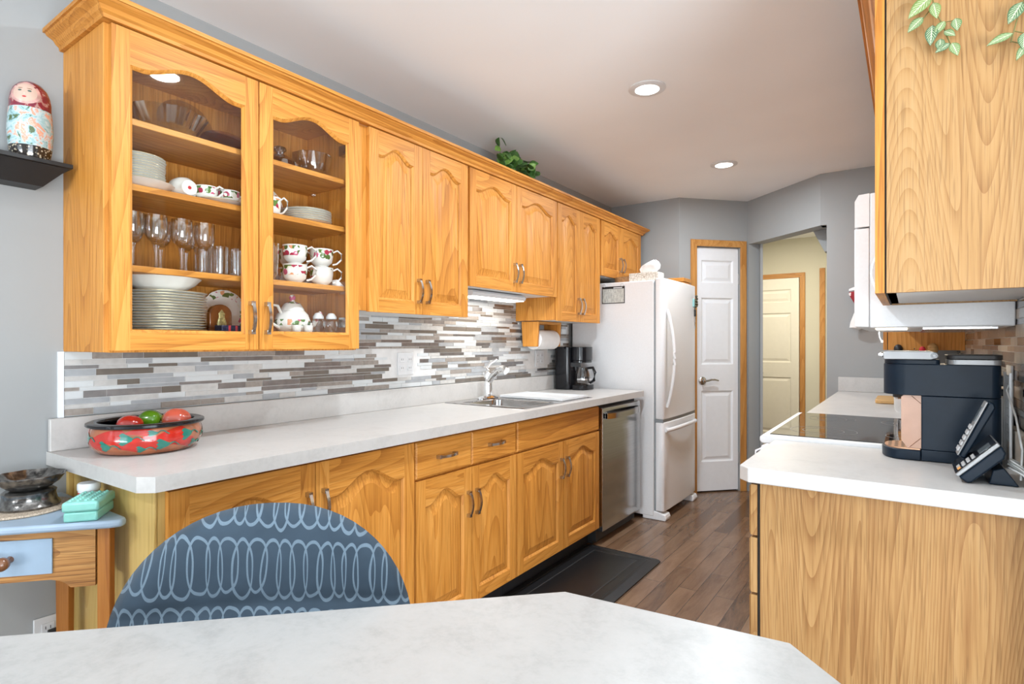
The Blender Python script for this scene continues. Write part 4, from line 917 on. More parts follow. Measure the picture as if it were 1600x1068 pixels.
b = MB(); b.box((2.2, SY[0] + 0.06, 1.2885), (2.38, SY[1] - 0.08, 1.2938)); b.build('grease_filter', M_STEEL, mw, smooth=0)

# ---- pod coffee maker
kg = thing('pod_coffee_maker', 'dark slate pod coffee maker with silver lid on the near right counter', 'coffee maker', (2.24, 2.03, 0.914))
ky0, ky1 = 1.965, 2.118
def plan(x0, x1, y0, y1, ra, rb, n=8):
    L = []
    for cx, cy, st_, r in ((x1 - rb, y1 - rb, 0, rb), (x0 + ra, y1 - ra, 1, ra), (x0 + ra, y0 + ra, 2, ra), (x1 - rb, y0 + rb, 3, rb)):
        for k in range(n): a = (st_ + k / (n - 1)) * PI / 2; L.append((cx + r * math.cos(a), cy + r * math.sin(a)))
    return L
b = MB(); b.prism(plan(2.193, 2.366, ky0, ky1, 0.003, 0.022), 'z', 0.9475, 1.0968); b.prism([(2.193, 0.916), (2.366, 0.916), (2.366, 0.9465), (2.193, 0.9465)], 'y', ky0, ky1); b.build('body', M_NAVY, kg, bevel=0.0012)
b = MB(); b.prism(plan(2.103, 2.366, ky0, ky1, 0.055, 0.022), 'z', 1.098, 1.1855); b.prism(plan(2.105, 2.235, ky0 + 0.002, ky1 - 0.002, 0.055, 0.01), 'z', 1.1855, 1.1985); b.build('brew_head', M_NAVY, kg, bevel=0.0015)
b = MB(); b.prism(rrect(2.125, 2.235, ky0 + 0.01, ky1 - 0.01, 0.045, 8), 'z', 1.088, 1.0985); b.build('head_underside', M_MATTE, kg)
b = MB(); b.prism([(2.103 + 0.0, 1.199), (2.215, 1.199), (2.228, 1.203), (2.233, 1.2105), (2.228, 1.219), (2.215, 1.222), (2.112, 1.223), (2.103, 1.218)], 'y', ky0 - 0.004, ky1 + 0.004); b.build('lid_handle', M_SILVER, kg, bevel=0.002)
b = MB()
for rr in (0.0075, 0.0045): b.tube([(2.222 + rr * math.cos(a * PI / 9), ky0 - 0.0045, 1.2105 + rr * math.sin(a * PI / 9)) for a in range(18)], 0.0009, 6, closed=True)
b.build('round_emblem', M_GPLAST, kg)
b = MB(); b.prism(rrect(2.252, 2.367, ky0 - 0.001, ky1 + 0.001, 0.02, 6), 'z', 1.186, 1.200); b.build('tank_band', M_SILVER, kg, bevel=0.001); 
b = MB(); b.prism(rrect(2.250, 2.369, ky0 - 0.002, ky1 + 0.002, 0.02, 6), 'z', 1.2005, 1.213); b.build('tank_lid', M_MATTE, kg, bevel=0.002)
b = MB(); b.prism(rrect(2.098, 2.192, ky0 - 0.002, ky1 + 0.002, 0.06, 8)[0:8] + [(2.192, ky1 + 0.002)] if False else [(2.192, ky0 - 0.002), (2.192, ky1 + 0.002)] + [(2.145 + 0.047 * math.cos(PI / 2 + PI * k / 14), (ky0 + ky1) / 2 + (ky1 - ky0 + 0.004) / 2 * math.sin(PI / 2 + PI * k / 14)) for k in range(15)], 'z', 0.915, 0.944); b.build('drip_base', M_NAVY, kg, bevel=0.003)
b = MB(); b.prism([(2.190, ky0 + 0.006), (2.190, ky1 - 0.006)] + [(2.147 + 0.042 * math.cos(PI / 2 + PI * k / 14), (ky0 + ky1) / 2 + (ky1 - ky0 - 0.012) / 2 * math.sin(PI / 2 + PI * k / 14)) for k in range(15)], 'z', 0.9442, 0.9475); tr = b.build('drip_tray', M_COPPER, kg)
b = MB()
for x in (2.118, 2.134, 2.150, 2.166, 2.182):
    for k in range(5): b.lathe([(0.0, 0), (0.005, 0), (0.005, 0.0004), (0, 0.0004)], (x, ky0 + 0.03 + 0.023 * k, 0.9476), 8)
b.build('tray_holes', M_MATTE, tr, smooth=0)
b = MB(); b.prism([(2.146, 0.970), (2.160, 0.949), (2.1925, 0.949), (2.1925, 1.0975), (2.152, 1.0975), (2.146, 1.092)], 'y', ky0 + 0.006, ky0 + 0.012)
b.tube([(2.166, ky0 + 0.0055, 0.951), (2.192, ky0 + 0.0055, 0.978)], 0.0008, 4, 1); b.tube([(2.170, ky0 + 0.0055, 1.0965), (2.192, ky0 + 0.0055, 1.075)], 0.0008, 4, 1); b.build('splash_panel', [M_AMBER, M_KNOB], kg, smooth=0)
b = MB(); b.sphere((2.098, ky0 + 0.06, 1.212), 0.008, 8); b.box((2.090, ky0 + 0.05, 1.209), (2.105, ky0 + 0.07, 1.215)); b.build('lid_latch', M_CHROME, kg)

# ---- cordless phone with answering base
ph = thing('cordless_phone', 'black and silver cordless phone on its answering base at the counter edge', 'phone', (2.31, 1.75, 0.9145))
p0, p1 = Vector((2.262, 0, 0.922)), Vector((2.346, 0, 1.002))
def slabpts(s, h): # local: along the slab, height above its lower face
    ax = Vector((0.724, 0, 0.690)); nn = Vector((-0.690, 0, 0.724)); q = Vector((2.285, 0, 0.9165)) + ax * s + nn * h; return (q.x, q.z)
yA, yB = 1.715, 1.86
b = MB(); b.prism([slabpts(-0.008, 0.004), slabpts(0.0, 0.0), slabpts(0.085, 0.004), slabpts(0.098, 0.012), slabpts(0.102, 0.030), slabpts(-0.010, 0.024)], 'y', yA, yB); b.build('base_body', M_NAVY, ph, bevel=0.004)
b = MB(); b.prism([slabpts(-0.010, 0.0245), slabpts(0.102, 0.0305), slabpts(0.102, 0.039), slabpts(-0.012, 0.033)], 'y', yA - 0.001, yB + 0.001); b.build('silver_edge', M_SILVER, ph, bevel=0.002)
b = MB(); b.prism([slabpts(-0.009, 0.0332), slabpts(0.100, 0.0392), slabpts(0.100, 0.0410), slabpts(-0.009, 0.0350)], 'y', yA + 0.004, yB - 0.003); fp = b.build('face_plate', M_BLACK, ph, bevel=0.001)
def facebox(mb, s0, s1, y0, y1, h=0.003):
    mb.prism([slabpts(s, 0.0351 + 0.006 * (s + 0.009) / 0.109 + e) for s, e in ((s0, 0), (s1, 0), (s1, h), (s0, h))], 'y', y0, y1)
b = MB(); facebox(b, 0.058, 0.088, yA + 0.012, yA + 0.055, 0.001); b.build('display', M_LCD, fp, smooth=0)
for i in range(4):
    for j in range(3):
        b = MB(); s0 = 0.0 + i * 0.013; y0 = yA + 0.010 + j * 0.015; facebox(b, s0, s0 + 0.008, y0, y0 + 0.010, 0.0025); b.build('key', M_ORKEY if (i, j) == (0, 0) else M_KEY, fp, smooth=0)
b = MB(); b.prism([(2.318, 0.9155), (2.372, 0.9155), (2.345, 0.955), (2.325, 0.948)], 'y', yA + 0.015, yB - 0.02); b.build('stand', M_NAVY, ph, bevel=0.002)
hs = thing('phone_handset', 'slim black cordless handset leaning upright in the answering base', 'phone handset', (2.27, 1.83, 0.955))
def hp(s, h): 
    ax = Vector((0.415, 0, 0.910)); nn = Vector((-0.910, 0, 0.415)); q = Vector((2.278, 0, 0.958)) + ax * s + nn * h; return (q.x, q.z)
b = MB(); b.prism([hp(0, 0), hp(0.142, 0.0), hp(0.152, 0.008), hp(0.150, 0.018), hp(0.0, 0.014)], 'y', 1.795, 1.845); b.build('handset_body', M_NAVY, hs, bevel=0.004)
b = MB(); b.prism([hp(0.002, 0.0145), hp(0.148, 0.0185), hp(0.148, 0.0225), hp(0.002, 0.0185)], 'y', 1.793, 1.847); b.build('silver_edge', M_SILVER, hs, bevel=0.0015)
for i in range(5):
    for j in range(3):
        b = MB(); s0 = 0.012 + i * 0.015; y0 = 1.799 + 0.0145 * j; b.prism([hp(s0, 0.0188 + s0 * 0.027), hp(s0 + 0.010, 0.0190 + s0 * 0.027), hp(s0 + 0.010, 0.0225 + s0 * 0.027), hp(s0, 0.0222 + s0 * 0.027)], 'y', y0, y0 + 0.011); b.build('key', M_KEY, hs, smooth=0)
b = MB(); b.prism([hp(0.092, 0.0212), hp(0.132, 0.0222), hp(0.132, 0.0232), hp(0.092, 0.0222)], 'y', 1.802, 1.838); b.build('display', M_LCD, hs, smooth=0)
# cables in the corner
b = MB(); cc = []
for k in range(60):
    a = k * 0.42; cc.append((2.372 + 0.018 * math.cos(a) * (1 - 0.004 * k), 1.735 + 0.020 * math.sin(a * 0.83) + 0.0006 * k, 0.922 + 0.030 * abs(math.sin(k * 0.21)) + 0.0004 * k))
b.tube(cc, 0.0022, 6)
b.tube([(2.375, 1.74, 0.93), (2.385, 1.80, 0.99), (2.385, 1.90, 1.06), (2.375, 1.97, 1.12), (2.390, 2.03, 1.15), (2.398, 2.06, 1.14)], 0.0024, 6)
solo('phone_cable', b, M_CABLE, 'tangle of grey phone cable in the right counter corner', 'cable', (2.38, 1.75, 0.915))
# outlet with two black adapters
ot = thing('outlet_plate', 'white outlet plate with black adapters behind the pod coffee maker', 'outlet', (XR - 0.008, 2.23, 1.05))
b = MB(); b.box((XR - 0.014, 2.180, 1.045), (XR - 0.0072, 2.270, 1.180)); b.build('plate', M_WPLAST, ot, bevel=0.002)
for z0, z1, dx in ((1.118, 1.148, 0.055), (1.060, 1.108, 0.06)):
    b = MB(); b.box((XR - 0.015 - dx, 2.195, z0), (XR - 0.0145, 2.255, z1)); b.build('adapter', M_NAVY, ot, bevel=0.004)
# wire rack at the frame edge
wr = thing('wire_rack', 'white wire rack against the tiles at the right edge', 'rack', (2.37, 2.03, 0.9145))
b = MB()
for (x, y) in ((2.385, 1.99), (2.385, 2.10)): b.tube([(x, y, 0.917), (x, y, 1.165)], 0.0035, 8)
b.build('post', M_WPLAST, wr)
b = MB()
for k in range(9): b.tube([(2.385, 1.99, 0.98 + 0.022 * k), (2.388, 2.10, 0.98 + 0.022 * k)], 0.0018, 6)
for k in range(5): b.tube([(2.386, 2.0 + 0.022 * k, 0.98), (2.386, 2.0 + 0.022 * k, 1.158)], 0.0018, 6)
b.build('wire_grid', M_WPLAST, wr)

# ---- far right counter items
b = MB(); b.prism(rrect(2.01, 2.36, 3.72, 4.05, 0.03), 'z', 0.9148, 0.936); solo('cutting_board', b, WOOD, 'thick wooden cutting board on the far right counter', 'cutting board', (2.18, 3.88, 0.915), bevel=0.004)
uc = thing('utensil_crock', 'dark utensil crock on the cutting board behind the pod coffee maker', 'crock', (2.22, 3.88, 0.936))
b = MB(); b.lathe([(0.0, 0), (0.075, 0), (0.082, 0.02), (0.085, 0.20), (0.080, 0.205), (0.074, 0.20), (0.07, 0.01), (0, 0.01)], (2.20, 3.88, 0.9365), 28); b.build('pot', M_STEEL, uc)
def utensil(nm, lab, x, y, lean, head, mat, hm):
    t_ = thing(nm, lab, 'utensil', (x, y, 0.95)); b = MB(); top = (x + lean[0], y + lean[1], 1.20)
    b.tube([(x, y, 0.952), top], 0.005, 8); b.build('handle', mat, t_)
    b = MB(); b.sphere((top[0], top[1], 1.20 + head * 0.6), head, 12, sz=1.25); b.build('head', hm, t_)
utensil('wooden_spoon', 'pale wooden spoon standing in the utensil crock', 2.215, 3.87, (0.055, -0.02), 0.026, WOOD, WOOD)
utensil('ladle', 'black plastic ladle at the left of the utensil crock', 2.165, 3.88, (-0.05, 0.01), 0.022, M_MATTE, M_MATTE)
utensil('slotted_turner', 'black turner standing in the middle of the utensil crock', 2.195, 3.91, (-0.005, 0.02), 0.026, M_MATTE, M_MATTE)
utensil('spatula', 'red silicone spatula standing in the utensil crock', 2.205, 3.85, (0.02, -0.01), 0.016, M_MATTE, M_REDCL)
b = MB(); b.lathe([(0.0, 0), (0.085, 0.0), (0.095, 0.02), (0.098, 0.12), (0.085, 0.19), (0.04, 0.22), (0.0, 0.225)], (2.20, 3.30, 0.9148), 28); kt = None
kt = thing('kettle', 'shiny steel kettle on the far right counter behind the pod coffee maker', 'kettle', (2.20, 3.30, 0.9148)); b.build('body', M_CHROME, kt)
b = MB(); b.tube([(2.115, 3.30, 1.08), (2.10, 3.30, 1.15), (2.14, 3.30, 1.19), (2.20, 3.30, 1.20), (2.26, 3.30, 1.17)], 0.008, 8); b.build('handle', M_MATTE, kt)
# hanging doll ornament on the far wall
hd = thing('hanging_doll', 'small hanging cloth doll in red and white on the far right wall', 'doll', (1.86, 4.545, 1.34))
b = MB(); b.lathe([(0.0, 0.0), (0.055, 0.015), (0.05, 0.05), (0.028, 0.115), (0.0, 0.12)], (1.885, 4.53, 1.34), 14, sy=0.3, mod=lambda t, r, z: 1 + 0.08 * math.sin(6 * t)); b.build('skirt', M_PAPER, hd)
b = MB(); b.lathe([(0.0, 0.0), (0.012, 0.0), (0.012, 0.07), (0.0, 0.07)], (1.885, 4.535, 1.455), 8); b.build('strap', pbr('dark_plum_cloth', (0.12, 0.03, 0.05), 0.8), hd)
b = MB(); b.lathe([(0.0, 0.0), (0.03, 0.02), (0.065, 0.09), (0.06, 0.105), (0, 0.11)], (1.89, 4.53, 1.495), 14, sy=0.3)
def checks():
    m, nt, bb = newmat('red_white_dots'); v = objco(nt); vo = N(nt, 'ShaderNodeTexVoronoi'); vo.inputs['Scale'].default_value = 48; nt.links.new(v, vo.inputs['Vector'])
    r = ramp(nt, vo.outputs['Distance'], [(0.38, (0.75, 0.65, 0.62)), (0.42, (0.30, 0.02, 0.03))]); nt.links.new(r.outputs[0], bb.inputs['Base Color']); bb.inputs['Roughness'].default_value = 0.8; return m
b.build('bodice', checks(), hd)
b = MB(); b.lathe([(0.0, 0), (0.065, 0.0), (0.062, 0.012), (0.03, 0.025), (0.0, 0.028)], (1.89, 4.53, 1.608), 14, sy=0.3); b.build('hat', M_PAPER, hd)
b = MB(); b.tube([(1.89, 4.54, 1.635), (1.892, 4.545, 1.70)], 0.004, 6); b.build('cord', M_MATTE, hd)

# ------------------------------------------------------------------ vines and ivy
def leafmat():
    m, nt, bb = newmat('variegated_leaf'); uv = N(nt, 'ShaderNodeUVMap'); sp = N(nt, 'ShaderNodeSeparateXYZ'); nt.links.new(uv.outputs[0], sp.inputs[0])
    U, V = sp.outputs[0], sp.outputs[1]; au = mth(nt, 'ABSOLUTE', U)
    ribs = mth(nt, 'ABSOLUTE', mth(nt, 'SINE', mth(nt, 'MULTIPLY', mth(nt, 'SUBTRACT', V, mth(nt, 'MULTIPLY', au, 0.35)), 24.0)))
    vein = mth(nt, 'MAXIMUM', mth(nt, 'LESS_THAN', ribs, 0.34), mth(nt, 'LESS_THAN', au, 0.09))
    inner = mth(nt, 'LESS_THAN', au, 0.78); f = mth(nt, 'MULTIPLY', vein, inner)
    oi = N(nt, 'ShaderNodeObjectInfo'); g = mixc(nt, oi.outputs['Random'], (0.07, 0.15, 0.07), (0.20, 0.29, 0.08))
    c = mixc(nt, f, g, (0.55, 0.60, 0.40)); nt.links.new(c, bb.inputs['Base Color']); bb.inputs['Roughness'].default_value = 0.45; return m
M_VAR = leafmat()
def leaf(parent, base, direc, length, width, mat, name='leaf', normal=None):
    b = MB(); d = Vector(direc).normalized(); nrm_ = Vector(normal) if normal else Vector((0, -1, 0.15)); side = d.cross(nrm_).normalized(); nn = side.cross(d).normalized()
    n = 8; rows = []
    for k in range(n + 1):
        s = k / n; w = width * 0.5 * math.sin(PI * s ** 0.8) ** 0.9 if 0 < s < 1 else 0.0005
        row = []
        for j in range(5):
            u = (j - 2) / 2; p = Vector(base) + d * (length * s) + side * (w * u) + nn * (0.10 * length * math.sin(PI * s) - 0.25 * w * (1 - abs(u)))
            i = b.vert(p); b.uv[i] = (u, s); row.append(i)
        rows.append(row)
    for A_, B_ in zip(rows, rows[1:]):
        for j in range(4): b.face((A_[j], A_[j + 1], B_[j + 1], B_[j]))
    uvs = dict(b.uv)
    o = b.build(name, mat, parent, smooth=60); sd = o.modifiers.new('thick', 'SOLIDIFY'); sd.thickness = 0.0008
    return o
VY = 1.585
v1 = thing('hanging_vine', 'variegated leafy vine hanging over the right cabinet side, left strand', 'vine', (2.20, VY, 2.2))
b = MB(); b.tube([(2.19, 1.62, 2.206), (2.19, VY - 0.045, 2.212), (2.195, VY - 0.05, 2.15), (2.20, VY, 2.08), (2.207, VY, 2.02), (2.212, VY, 1.985), (2.225, VY, 1.955), (2.232, VY, 1.928), (2.240, VY, 1.902)], 0.0014, 6)
b.tube([(2.209, VY, 2.0), (2.19, VY, 1.976), (2.175, VY, 1.968)], 0.0012, 6); b.tube([(2.224, VY, 1.957), (2.245, VY, 1.955)], 0.001, 6); b.build('stem', M_VINE, v1)
for bx, bz, dx, dz, L, w in ((2.205, 2.02, -0.8, -0.75, 0.058, 0.030), (2.209, 2.005, 0.15, -1, 0.040, 0.022), (2.19, 1.978, -0.7, -0.7, 0.040, 0.022), (2.207, 1.955, -0.08, -1, 0.047, 0.024), (2.229, 1.957, -0.5, -0.8, 0.034, 0.018), (2.248, 1.957, 0.1, -1, 0.030, 0.020),
                             (2.228, 1.935, 0.8, -0.7, 0.026, 0.016), (2.222, 1.92, -0.1, -1, 0.028, 0.018), (2.238, 1.905, -0.85, -0.5, 0.030, 0.017), (2.242, 1.905, 0.3, -1, 0.034, 0.020), (2.20, 2.06, -0.6, -0.6, 0.05, 0.026), (2.198, 2.09, 0.7, -0.6, 0.05, 0.026)):
    leaf(v1, (bx, VY - 0.004, bz), (dx, -0.12, dz), L, w, M_VAR)
v2 = thing('hanging_vine', 'variegated leafy vine hanging at the right edge of the photo', 'vine', (2.36, VY, 2.2))
b = MB(); b.tube([(2.37, 1.62, 2.206), (2.37, VY - 0.045, 2.212), (2.372, VY - 0.05, 2.15), (2.37, VY, 2.05), (2.364, VY, 1.97), (2.352, VY, 1.93), (2.340, VY, 1.878)], 0.0016, 6)
b.tube([(2.346, VY, 1.90), (2.36, VY, 1.892)], 0.0012, 6); b.tube([(2.341, VY, 1.88), (2.36, VY, 1.868), (2.372, VY, 1.866)], 0.0012, 6); b.build('stem', M_VINE, v2)
for bx, bz, dx, dz, L, w in ((2.358, 1.955, -0.5, -0.9, 0.048, 0.026), (2.343, 1.894, -0.95, -0.35, 0.046, 0.018), (2.362, 1.89, -0.1, -1, 0.036, 0.022), (2.364, 1.866, -0.45, -0.9, 0.036, 0.015), (2.366, 1.98, 0.6, -0.6, 0.05, 0.026), (2.371, 2.04, -0.6, -0.7, 0.05, 0.026)):
    leaf(v2, (bx, VY - 0.004, bz), (dx, -0.12, dz), L, w, M_VAR)
ivy = thing('ivy_plant', 'dark green ivy plant on top of the left wall cabinets', 'plant', (0.20, 2.80, 2.15))
b = MB(); b.lathe([(0, 0), (0.05, 0), (0.06, 0.06), (0.055, 0.06), (0.045, 0.055), (0, 0.055)], (0.20, 2.80, 2.1505), 18); b.build('pot', M_WICK, ivy)
rnd = random.Random(5)
for k in range(94):
    if k < 12: c = (0.23 + rnd.uniform(-.03, .03), 2.67 + rnd.uniform(-.05, .05), 2.28 + 0.125 * k / 12); s = 0.055
    else:
        a = rnd.uniform(0, 2 * PI); rr = math.sqrt(rnd.random()); c = (0.23 + 0.08 * rr * math.cos(a), 2.82 + 0.17 * rr * math.sin(a), 2.25 + 0.105 * rnd.random() * (1.2 - rr * .5)); s = 0.062
    leaf(ivy, c, (rnd.uniform(-.7, 1), rnd.uniform(-1, 1), rnd.uniform(-.5, .9)), s * rnd.uniform(.8, 1.2), s * 0.75, M_LEAF if rnd.random() < 0.68 else M_LEAFL, normal=(rnd.uniform(0, 1), rnd.uniform(-1, 0), rnd.uniform(0.2, 1)))
b = MB()
for k in range(9): a = k * 0.7; b.tube([(0.20, 2.80, 2.20), (0.21 + 0.04 * math.cos(a), 2.80 + 0.07 * math.sin(a), 2.24), (0.22 + 0.07 * math.cos(a), 2.81 + 0.13 * math.sin(a), 2.255)], 0.002, 5)
b.tube([(0.2, 2.8, 2.2), (0.21, 2.70, 2.26), (0.22, 2.66, 2.39)], 0.002, 5); b.build('stems', M_VINE, ivy)

# ------------------------------------------------------------------ foreground: table and chair
tb = thing('dining_table', 'pale speckled laminate dining table with clipped corners in the foreground', 'table', (1.55, 0.1, 0))
ZT = 0.75
V0 = Vector((1.601, 0.992)); e1 = Vector((0.7071, 0.7071)); e2 = Vector((0.7071, -0.7071))
def tp(a, c): q = V0 + e1 * a + e2 * c; return (q.x, q.y)
WW = 0.95; LEN = 1.55
OUT = [tp(0, 0), (2.003, 1.034), tp(0.314, WW - 0.255), tp(0, WW), tp(-LEN + 0.3, WW), tp(-LEN, WW - 0.25), tp(-LEN, 0.25), tp(-LEN + 0.3, 0)]
b = MB(); b.prism(OUT, 'z', ZT - 0.032, ZT); b.build('table_top', M_LAMT, tb, smooth=0, bevel=0.003)
c = tp(-0.62, WW / 2 + 0.08)
b = MB(); b.lathe([(0.09, 0.05), (0.06, 0.10), (0.055, 0.66), (0.16, 0.715), (0.16, 0.7175)], (c[0], c[1], 0), 24); b.build('pedestal', M_MATTE, tb)
for k in range(4):
    a = k * PI / 2; b = MB(); b.tube([(c[0], c[1], 0.085), (c[0] + 0.17 * math.cos(a), c[1] + 0.17 * math.sin(a), 0.06), (c[0] + 0.30 * math.cos(a), c[1] + 0.30 * math.sin(a), 0.022)], [0.035, 0.03, 0.022], 10); b.build('foot', M_MATTE, tb)

ch = thing('dining_chair', 'round-backed dining chair in slate blue fabric with pale oval chains', 'chair', (1.2, 0.6, 0))
CW, CH_, CZ = 0.288, 0.272, 0.646       # half width, dome height, dome centre height
o_ = V0 - e2 * 0.10 + e1 * (-0.586)
def cp(s, n_, z): q = o_ + e1 * s - e2 * n_; return (q.x, q.y, z)      # n_ > 0: away from the table
b = MB(); NR, NT = 12, 64
def shell(side):
    rows = []
    for i in range(NR + 1):
        r = i / NR; row = []
        for k in range(NT):
            t_ = 2 * PI * k / NT; cs, sn = math.cos(t_), math.sin(t_)
            s = CW * r * math.copysign(abs(cs) ** 0.92, cs); z = CZ + (CH_ if sn > 0 else 0.20) * r * math.copysign(abs(sn) ** (0.95 if sn > 0 else 0.6), sn)
            if sn < 0: s *= 1 - 0.10 * (-sn) * r
            curve = 0.045 * (1 - (s / CW) ** 2) - 0.01                       # gentle barrel curve
            th = 0.026 * (1 - r ** 6) ** 0.5
            n_ = curve + side * th - (0.012 * max(0, (CZ + 0.07 - z)) / 0.1 if side < 0 else 0)
            v_ = b.vert(cp(s, n_, z)); b.uv[v_] = (s / 0.0265 + 20, (z - 0.862 + 0.10 * s) / 0.135 + 10.0); row.append(v_)
        rows.append(row)
    for A_, B_ in zip(rows, rows[1:]):
        for k in range(NT): b.face((A_[k], A_[(k + 1) % NT], B_[(k + 1) % NT], B_[k]))
    return rows[-1]
shell(-1); shell(1)
class _k: pass
def build_uv(mb, name, mat, parent):
    """like build() but keeps per-vertex uv across the merge"""
    me = bpy.data.meshes.new(name); o = bpy.data.objects.new(name, me); COL.objects.link(o); off = Vector((0, 0, 0)); p = parent
    while p is not None: off += Vector(p.location); p = p.parent
    me.from_pydata([tuple(Vector(v) - off) for v in mb.v], [], mb.f); me.materials.append(mat); uvl = me.uv_layers.new(name='UVMap')
    for l in me.loops: uvl.data[l.index].uv = mb.uv[l.vertex_index]
    bm = bmesh.new(); bm.from_mesh(me); bmesh.ops.remove_doubles(bm, verts=bm.verts, dist=1e-5); bmesh.ops.recalc_face_normals(bm, faces=bm.faces); bm.to_mesh(me); bm.free()
    me.shade_smooth(); o.parent = parent; return o
build_uv(b, 'backrest', M_FABRIC, ch)
b = MB(); NS = 40
for i, (z, k_) in enumerate(((0.40, 0.90), (0.41, 0.98), (0.45, 1.0), (0.475, 0.97), (0.485, 0.85), (0.488, 0.0))): pass
loops = []
for z, k_ in ((0.40, 0.0), (0.40, 0.90), (0.41, 0.98), (0.45, 1.0), (0.475, 0.97), (0.487, 0.85), (0.49, 0.0)):
    L = []
    for j in range(NS):
        a = 2 * PI * j / NS; q = o_ + e1 * (0.245 * k_ * math.copysign(abs(math.cos(a)) ** 0.6, math.cos(a))) + e2 * (0.225 + 0.235 * k_ * math.copysign(abs(math.sin(a)) ** 0.6, math.sin(a)))
        v_ = b.vert((q.x, q.y, z)); b.uv[v_] = (((q - o_) @ e1) / 0.032 + 20, ((q - o_) @ e2) / 0.115 + 10); L.append(v_)
    loops.append(L)
for A_, B_ in zip(loops, loops[1:]):
    for k in range(NS): b.face((A_[k], A_[(k + 1) % NS], B_[(k + 1) % NS], B_[k]))
build_uv(b, 'seat', M_FABRIC, ch)
cc_ = o_ + e2 * 0.225
b = MB(); b.lathe([(0.03, 0.09), (0.03, 0.36), (0.12, 0.39), (0.12, 0.3995)], (cc_.x, cc_.y, 0), 20); b.build('pedestal', M_MATTE, ch)
for k in range(5):
    a = 2 * PI * k / 5 + 0.4; b = MB(); b.tube([(cc_.x, cc_.y, 0.10), (cc_.x + 0.24 * math.cos(a), cc_.y + 0.24 * math.sin(a), 0.062)], [0.022, 0.016], 8); l = b.build('leg', M_MATTE, ch)
    b = MB(); b.lathe([(0.0, -0.012), (0.026, -0.012), (0.026, 0.012), (0.0, 0.012)], (cc_.x + 0.25 * math.cos(a), cc_.y + 0.25 * math.sin(a), 0.0265), 14, axis='x'); b.build('caster', M_MATTE, l)

# ------------------------------------------------------------------ corner table and what stands on it
ZC = 0.785
kt2 = thing('corner_table', 'small triangular corner table with blue top and oak drawer apron', 'table', (0.15, 0.45, 0))
FR = Vector((0.425, 0.640)); FLp = Vector((0.005, 0.175)); fe = (FLp - FR).normalized(); fn = Vector((-fe.y, fe.x))
if fn.x < 0: fn = -fn
b = MB(); b.prism([(0.008, 0.652), (0.008, 0.300), (0.150, 0.262), (0.170, 0.268), (0.468, 0.610), (0.479, 0.634), (0.470, 0.650), (0.453, 0.654)], 'z', ZC - 0.020, ZC); b.build('table_top', M_BLUE, kt2, bevel=0.007, seg=3)
A0 = Vector((0.400, 0.611)); A1 = Vector((0.1585, 0.3435)); ad = (A1 - A0).normalized(); an = Vector((ad.y, -ad.x)); an = an if an.x > 0 else -an; AL = (A1 - A0).length
def ap(s, d): q = A0 + ad * s + an * d; return (q.x, q.y)
def Ta(u, v, d): q = ap(u, d); return (q[0], q[1], v)
z0a, z1a = 0.610, ZC - 0.0205
pa = [(0, z1a), (0, z0a), (0.056, z0a), (0.066, z0a + 0.010), (0.076, z0a + 0.017), (0.100, z0a + 0.024), (AL - 0.100, z0a + 0.024), (AL - 0.076, z0a + 0.017), (AL - 0.066, z0a + 0.010), (AL - 0.056, z0a), (AL, z0a), (AL, z1a)]
b = MB(); b.loft([[Ta(u, v, 0) for u, v in pa], [Ta(u, v, 0.018) for u, v in pa]], cap0=True, cap1=True)
ao = b.build('apron', TY, kt2, smooth=0)
b = MB(); du0, du1 = 0.096, AL - 0.080
b.loft([[Ta(u, v, 0.0185) for u, v in ((du0, 0.652), (du1, 0.652), (du1, 0.742), (du0, 0.742))], [Ta(u, v, 0.023) for u, v in ((du0, 0.652), (du1, 0.652), (du1, 0.742), (du0, 0.742))]], cap0=True, cap1=True)
dd = b.build('drawer_front', M_BLUED, kt2, smooth=0); dd['label'] = 'pale blue painted drawer front'
b = MB(); kc = Ta((du0 + du1) / 2, 0.695, 0.0231); oriented_lathe(b, [(0.009, 0), (0.008, 0.012), (0.010, 0.020), (0.0165, 0.028), (0.0165, 0.038), (0.010, 0.046), (0.001, 0.048)], kc, (an.x, an.y, 0), 20); b.build('knob', M_KNOB, dd)
def leg(cx, cy, w0=0.040, w1=0.030):
    b = MB(); L = []
    for z, w in ((0.0, w1), (0.55, w0), (z1a, w0)):
        L.append([(cx + (ad.x * a_ + an.x * c_) * w / 2, cy + (ad.y * a_ + an.y * c_) * w / 2, z) for a_, c_ in ((-1, -1), (1, -1), (1, 1), (-1, 1))])
    b.loft(L, cap0=True, cap1=True); b.build('leg', TZ, kt2, smooth=0, bevel=0.002)
leg(0.412, 0.624, 0.030, 0.026); leg(0.105, 0.628, 0.034, 0.028); leg(0.158, 0.330, 0.034, 0.028)
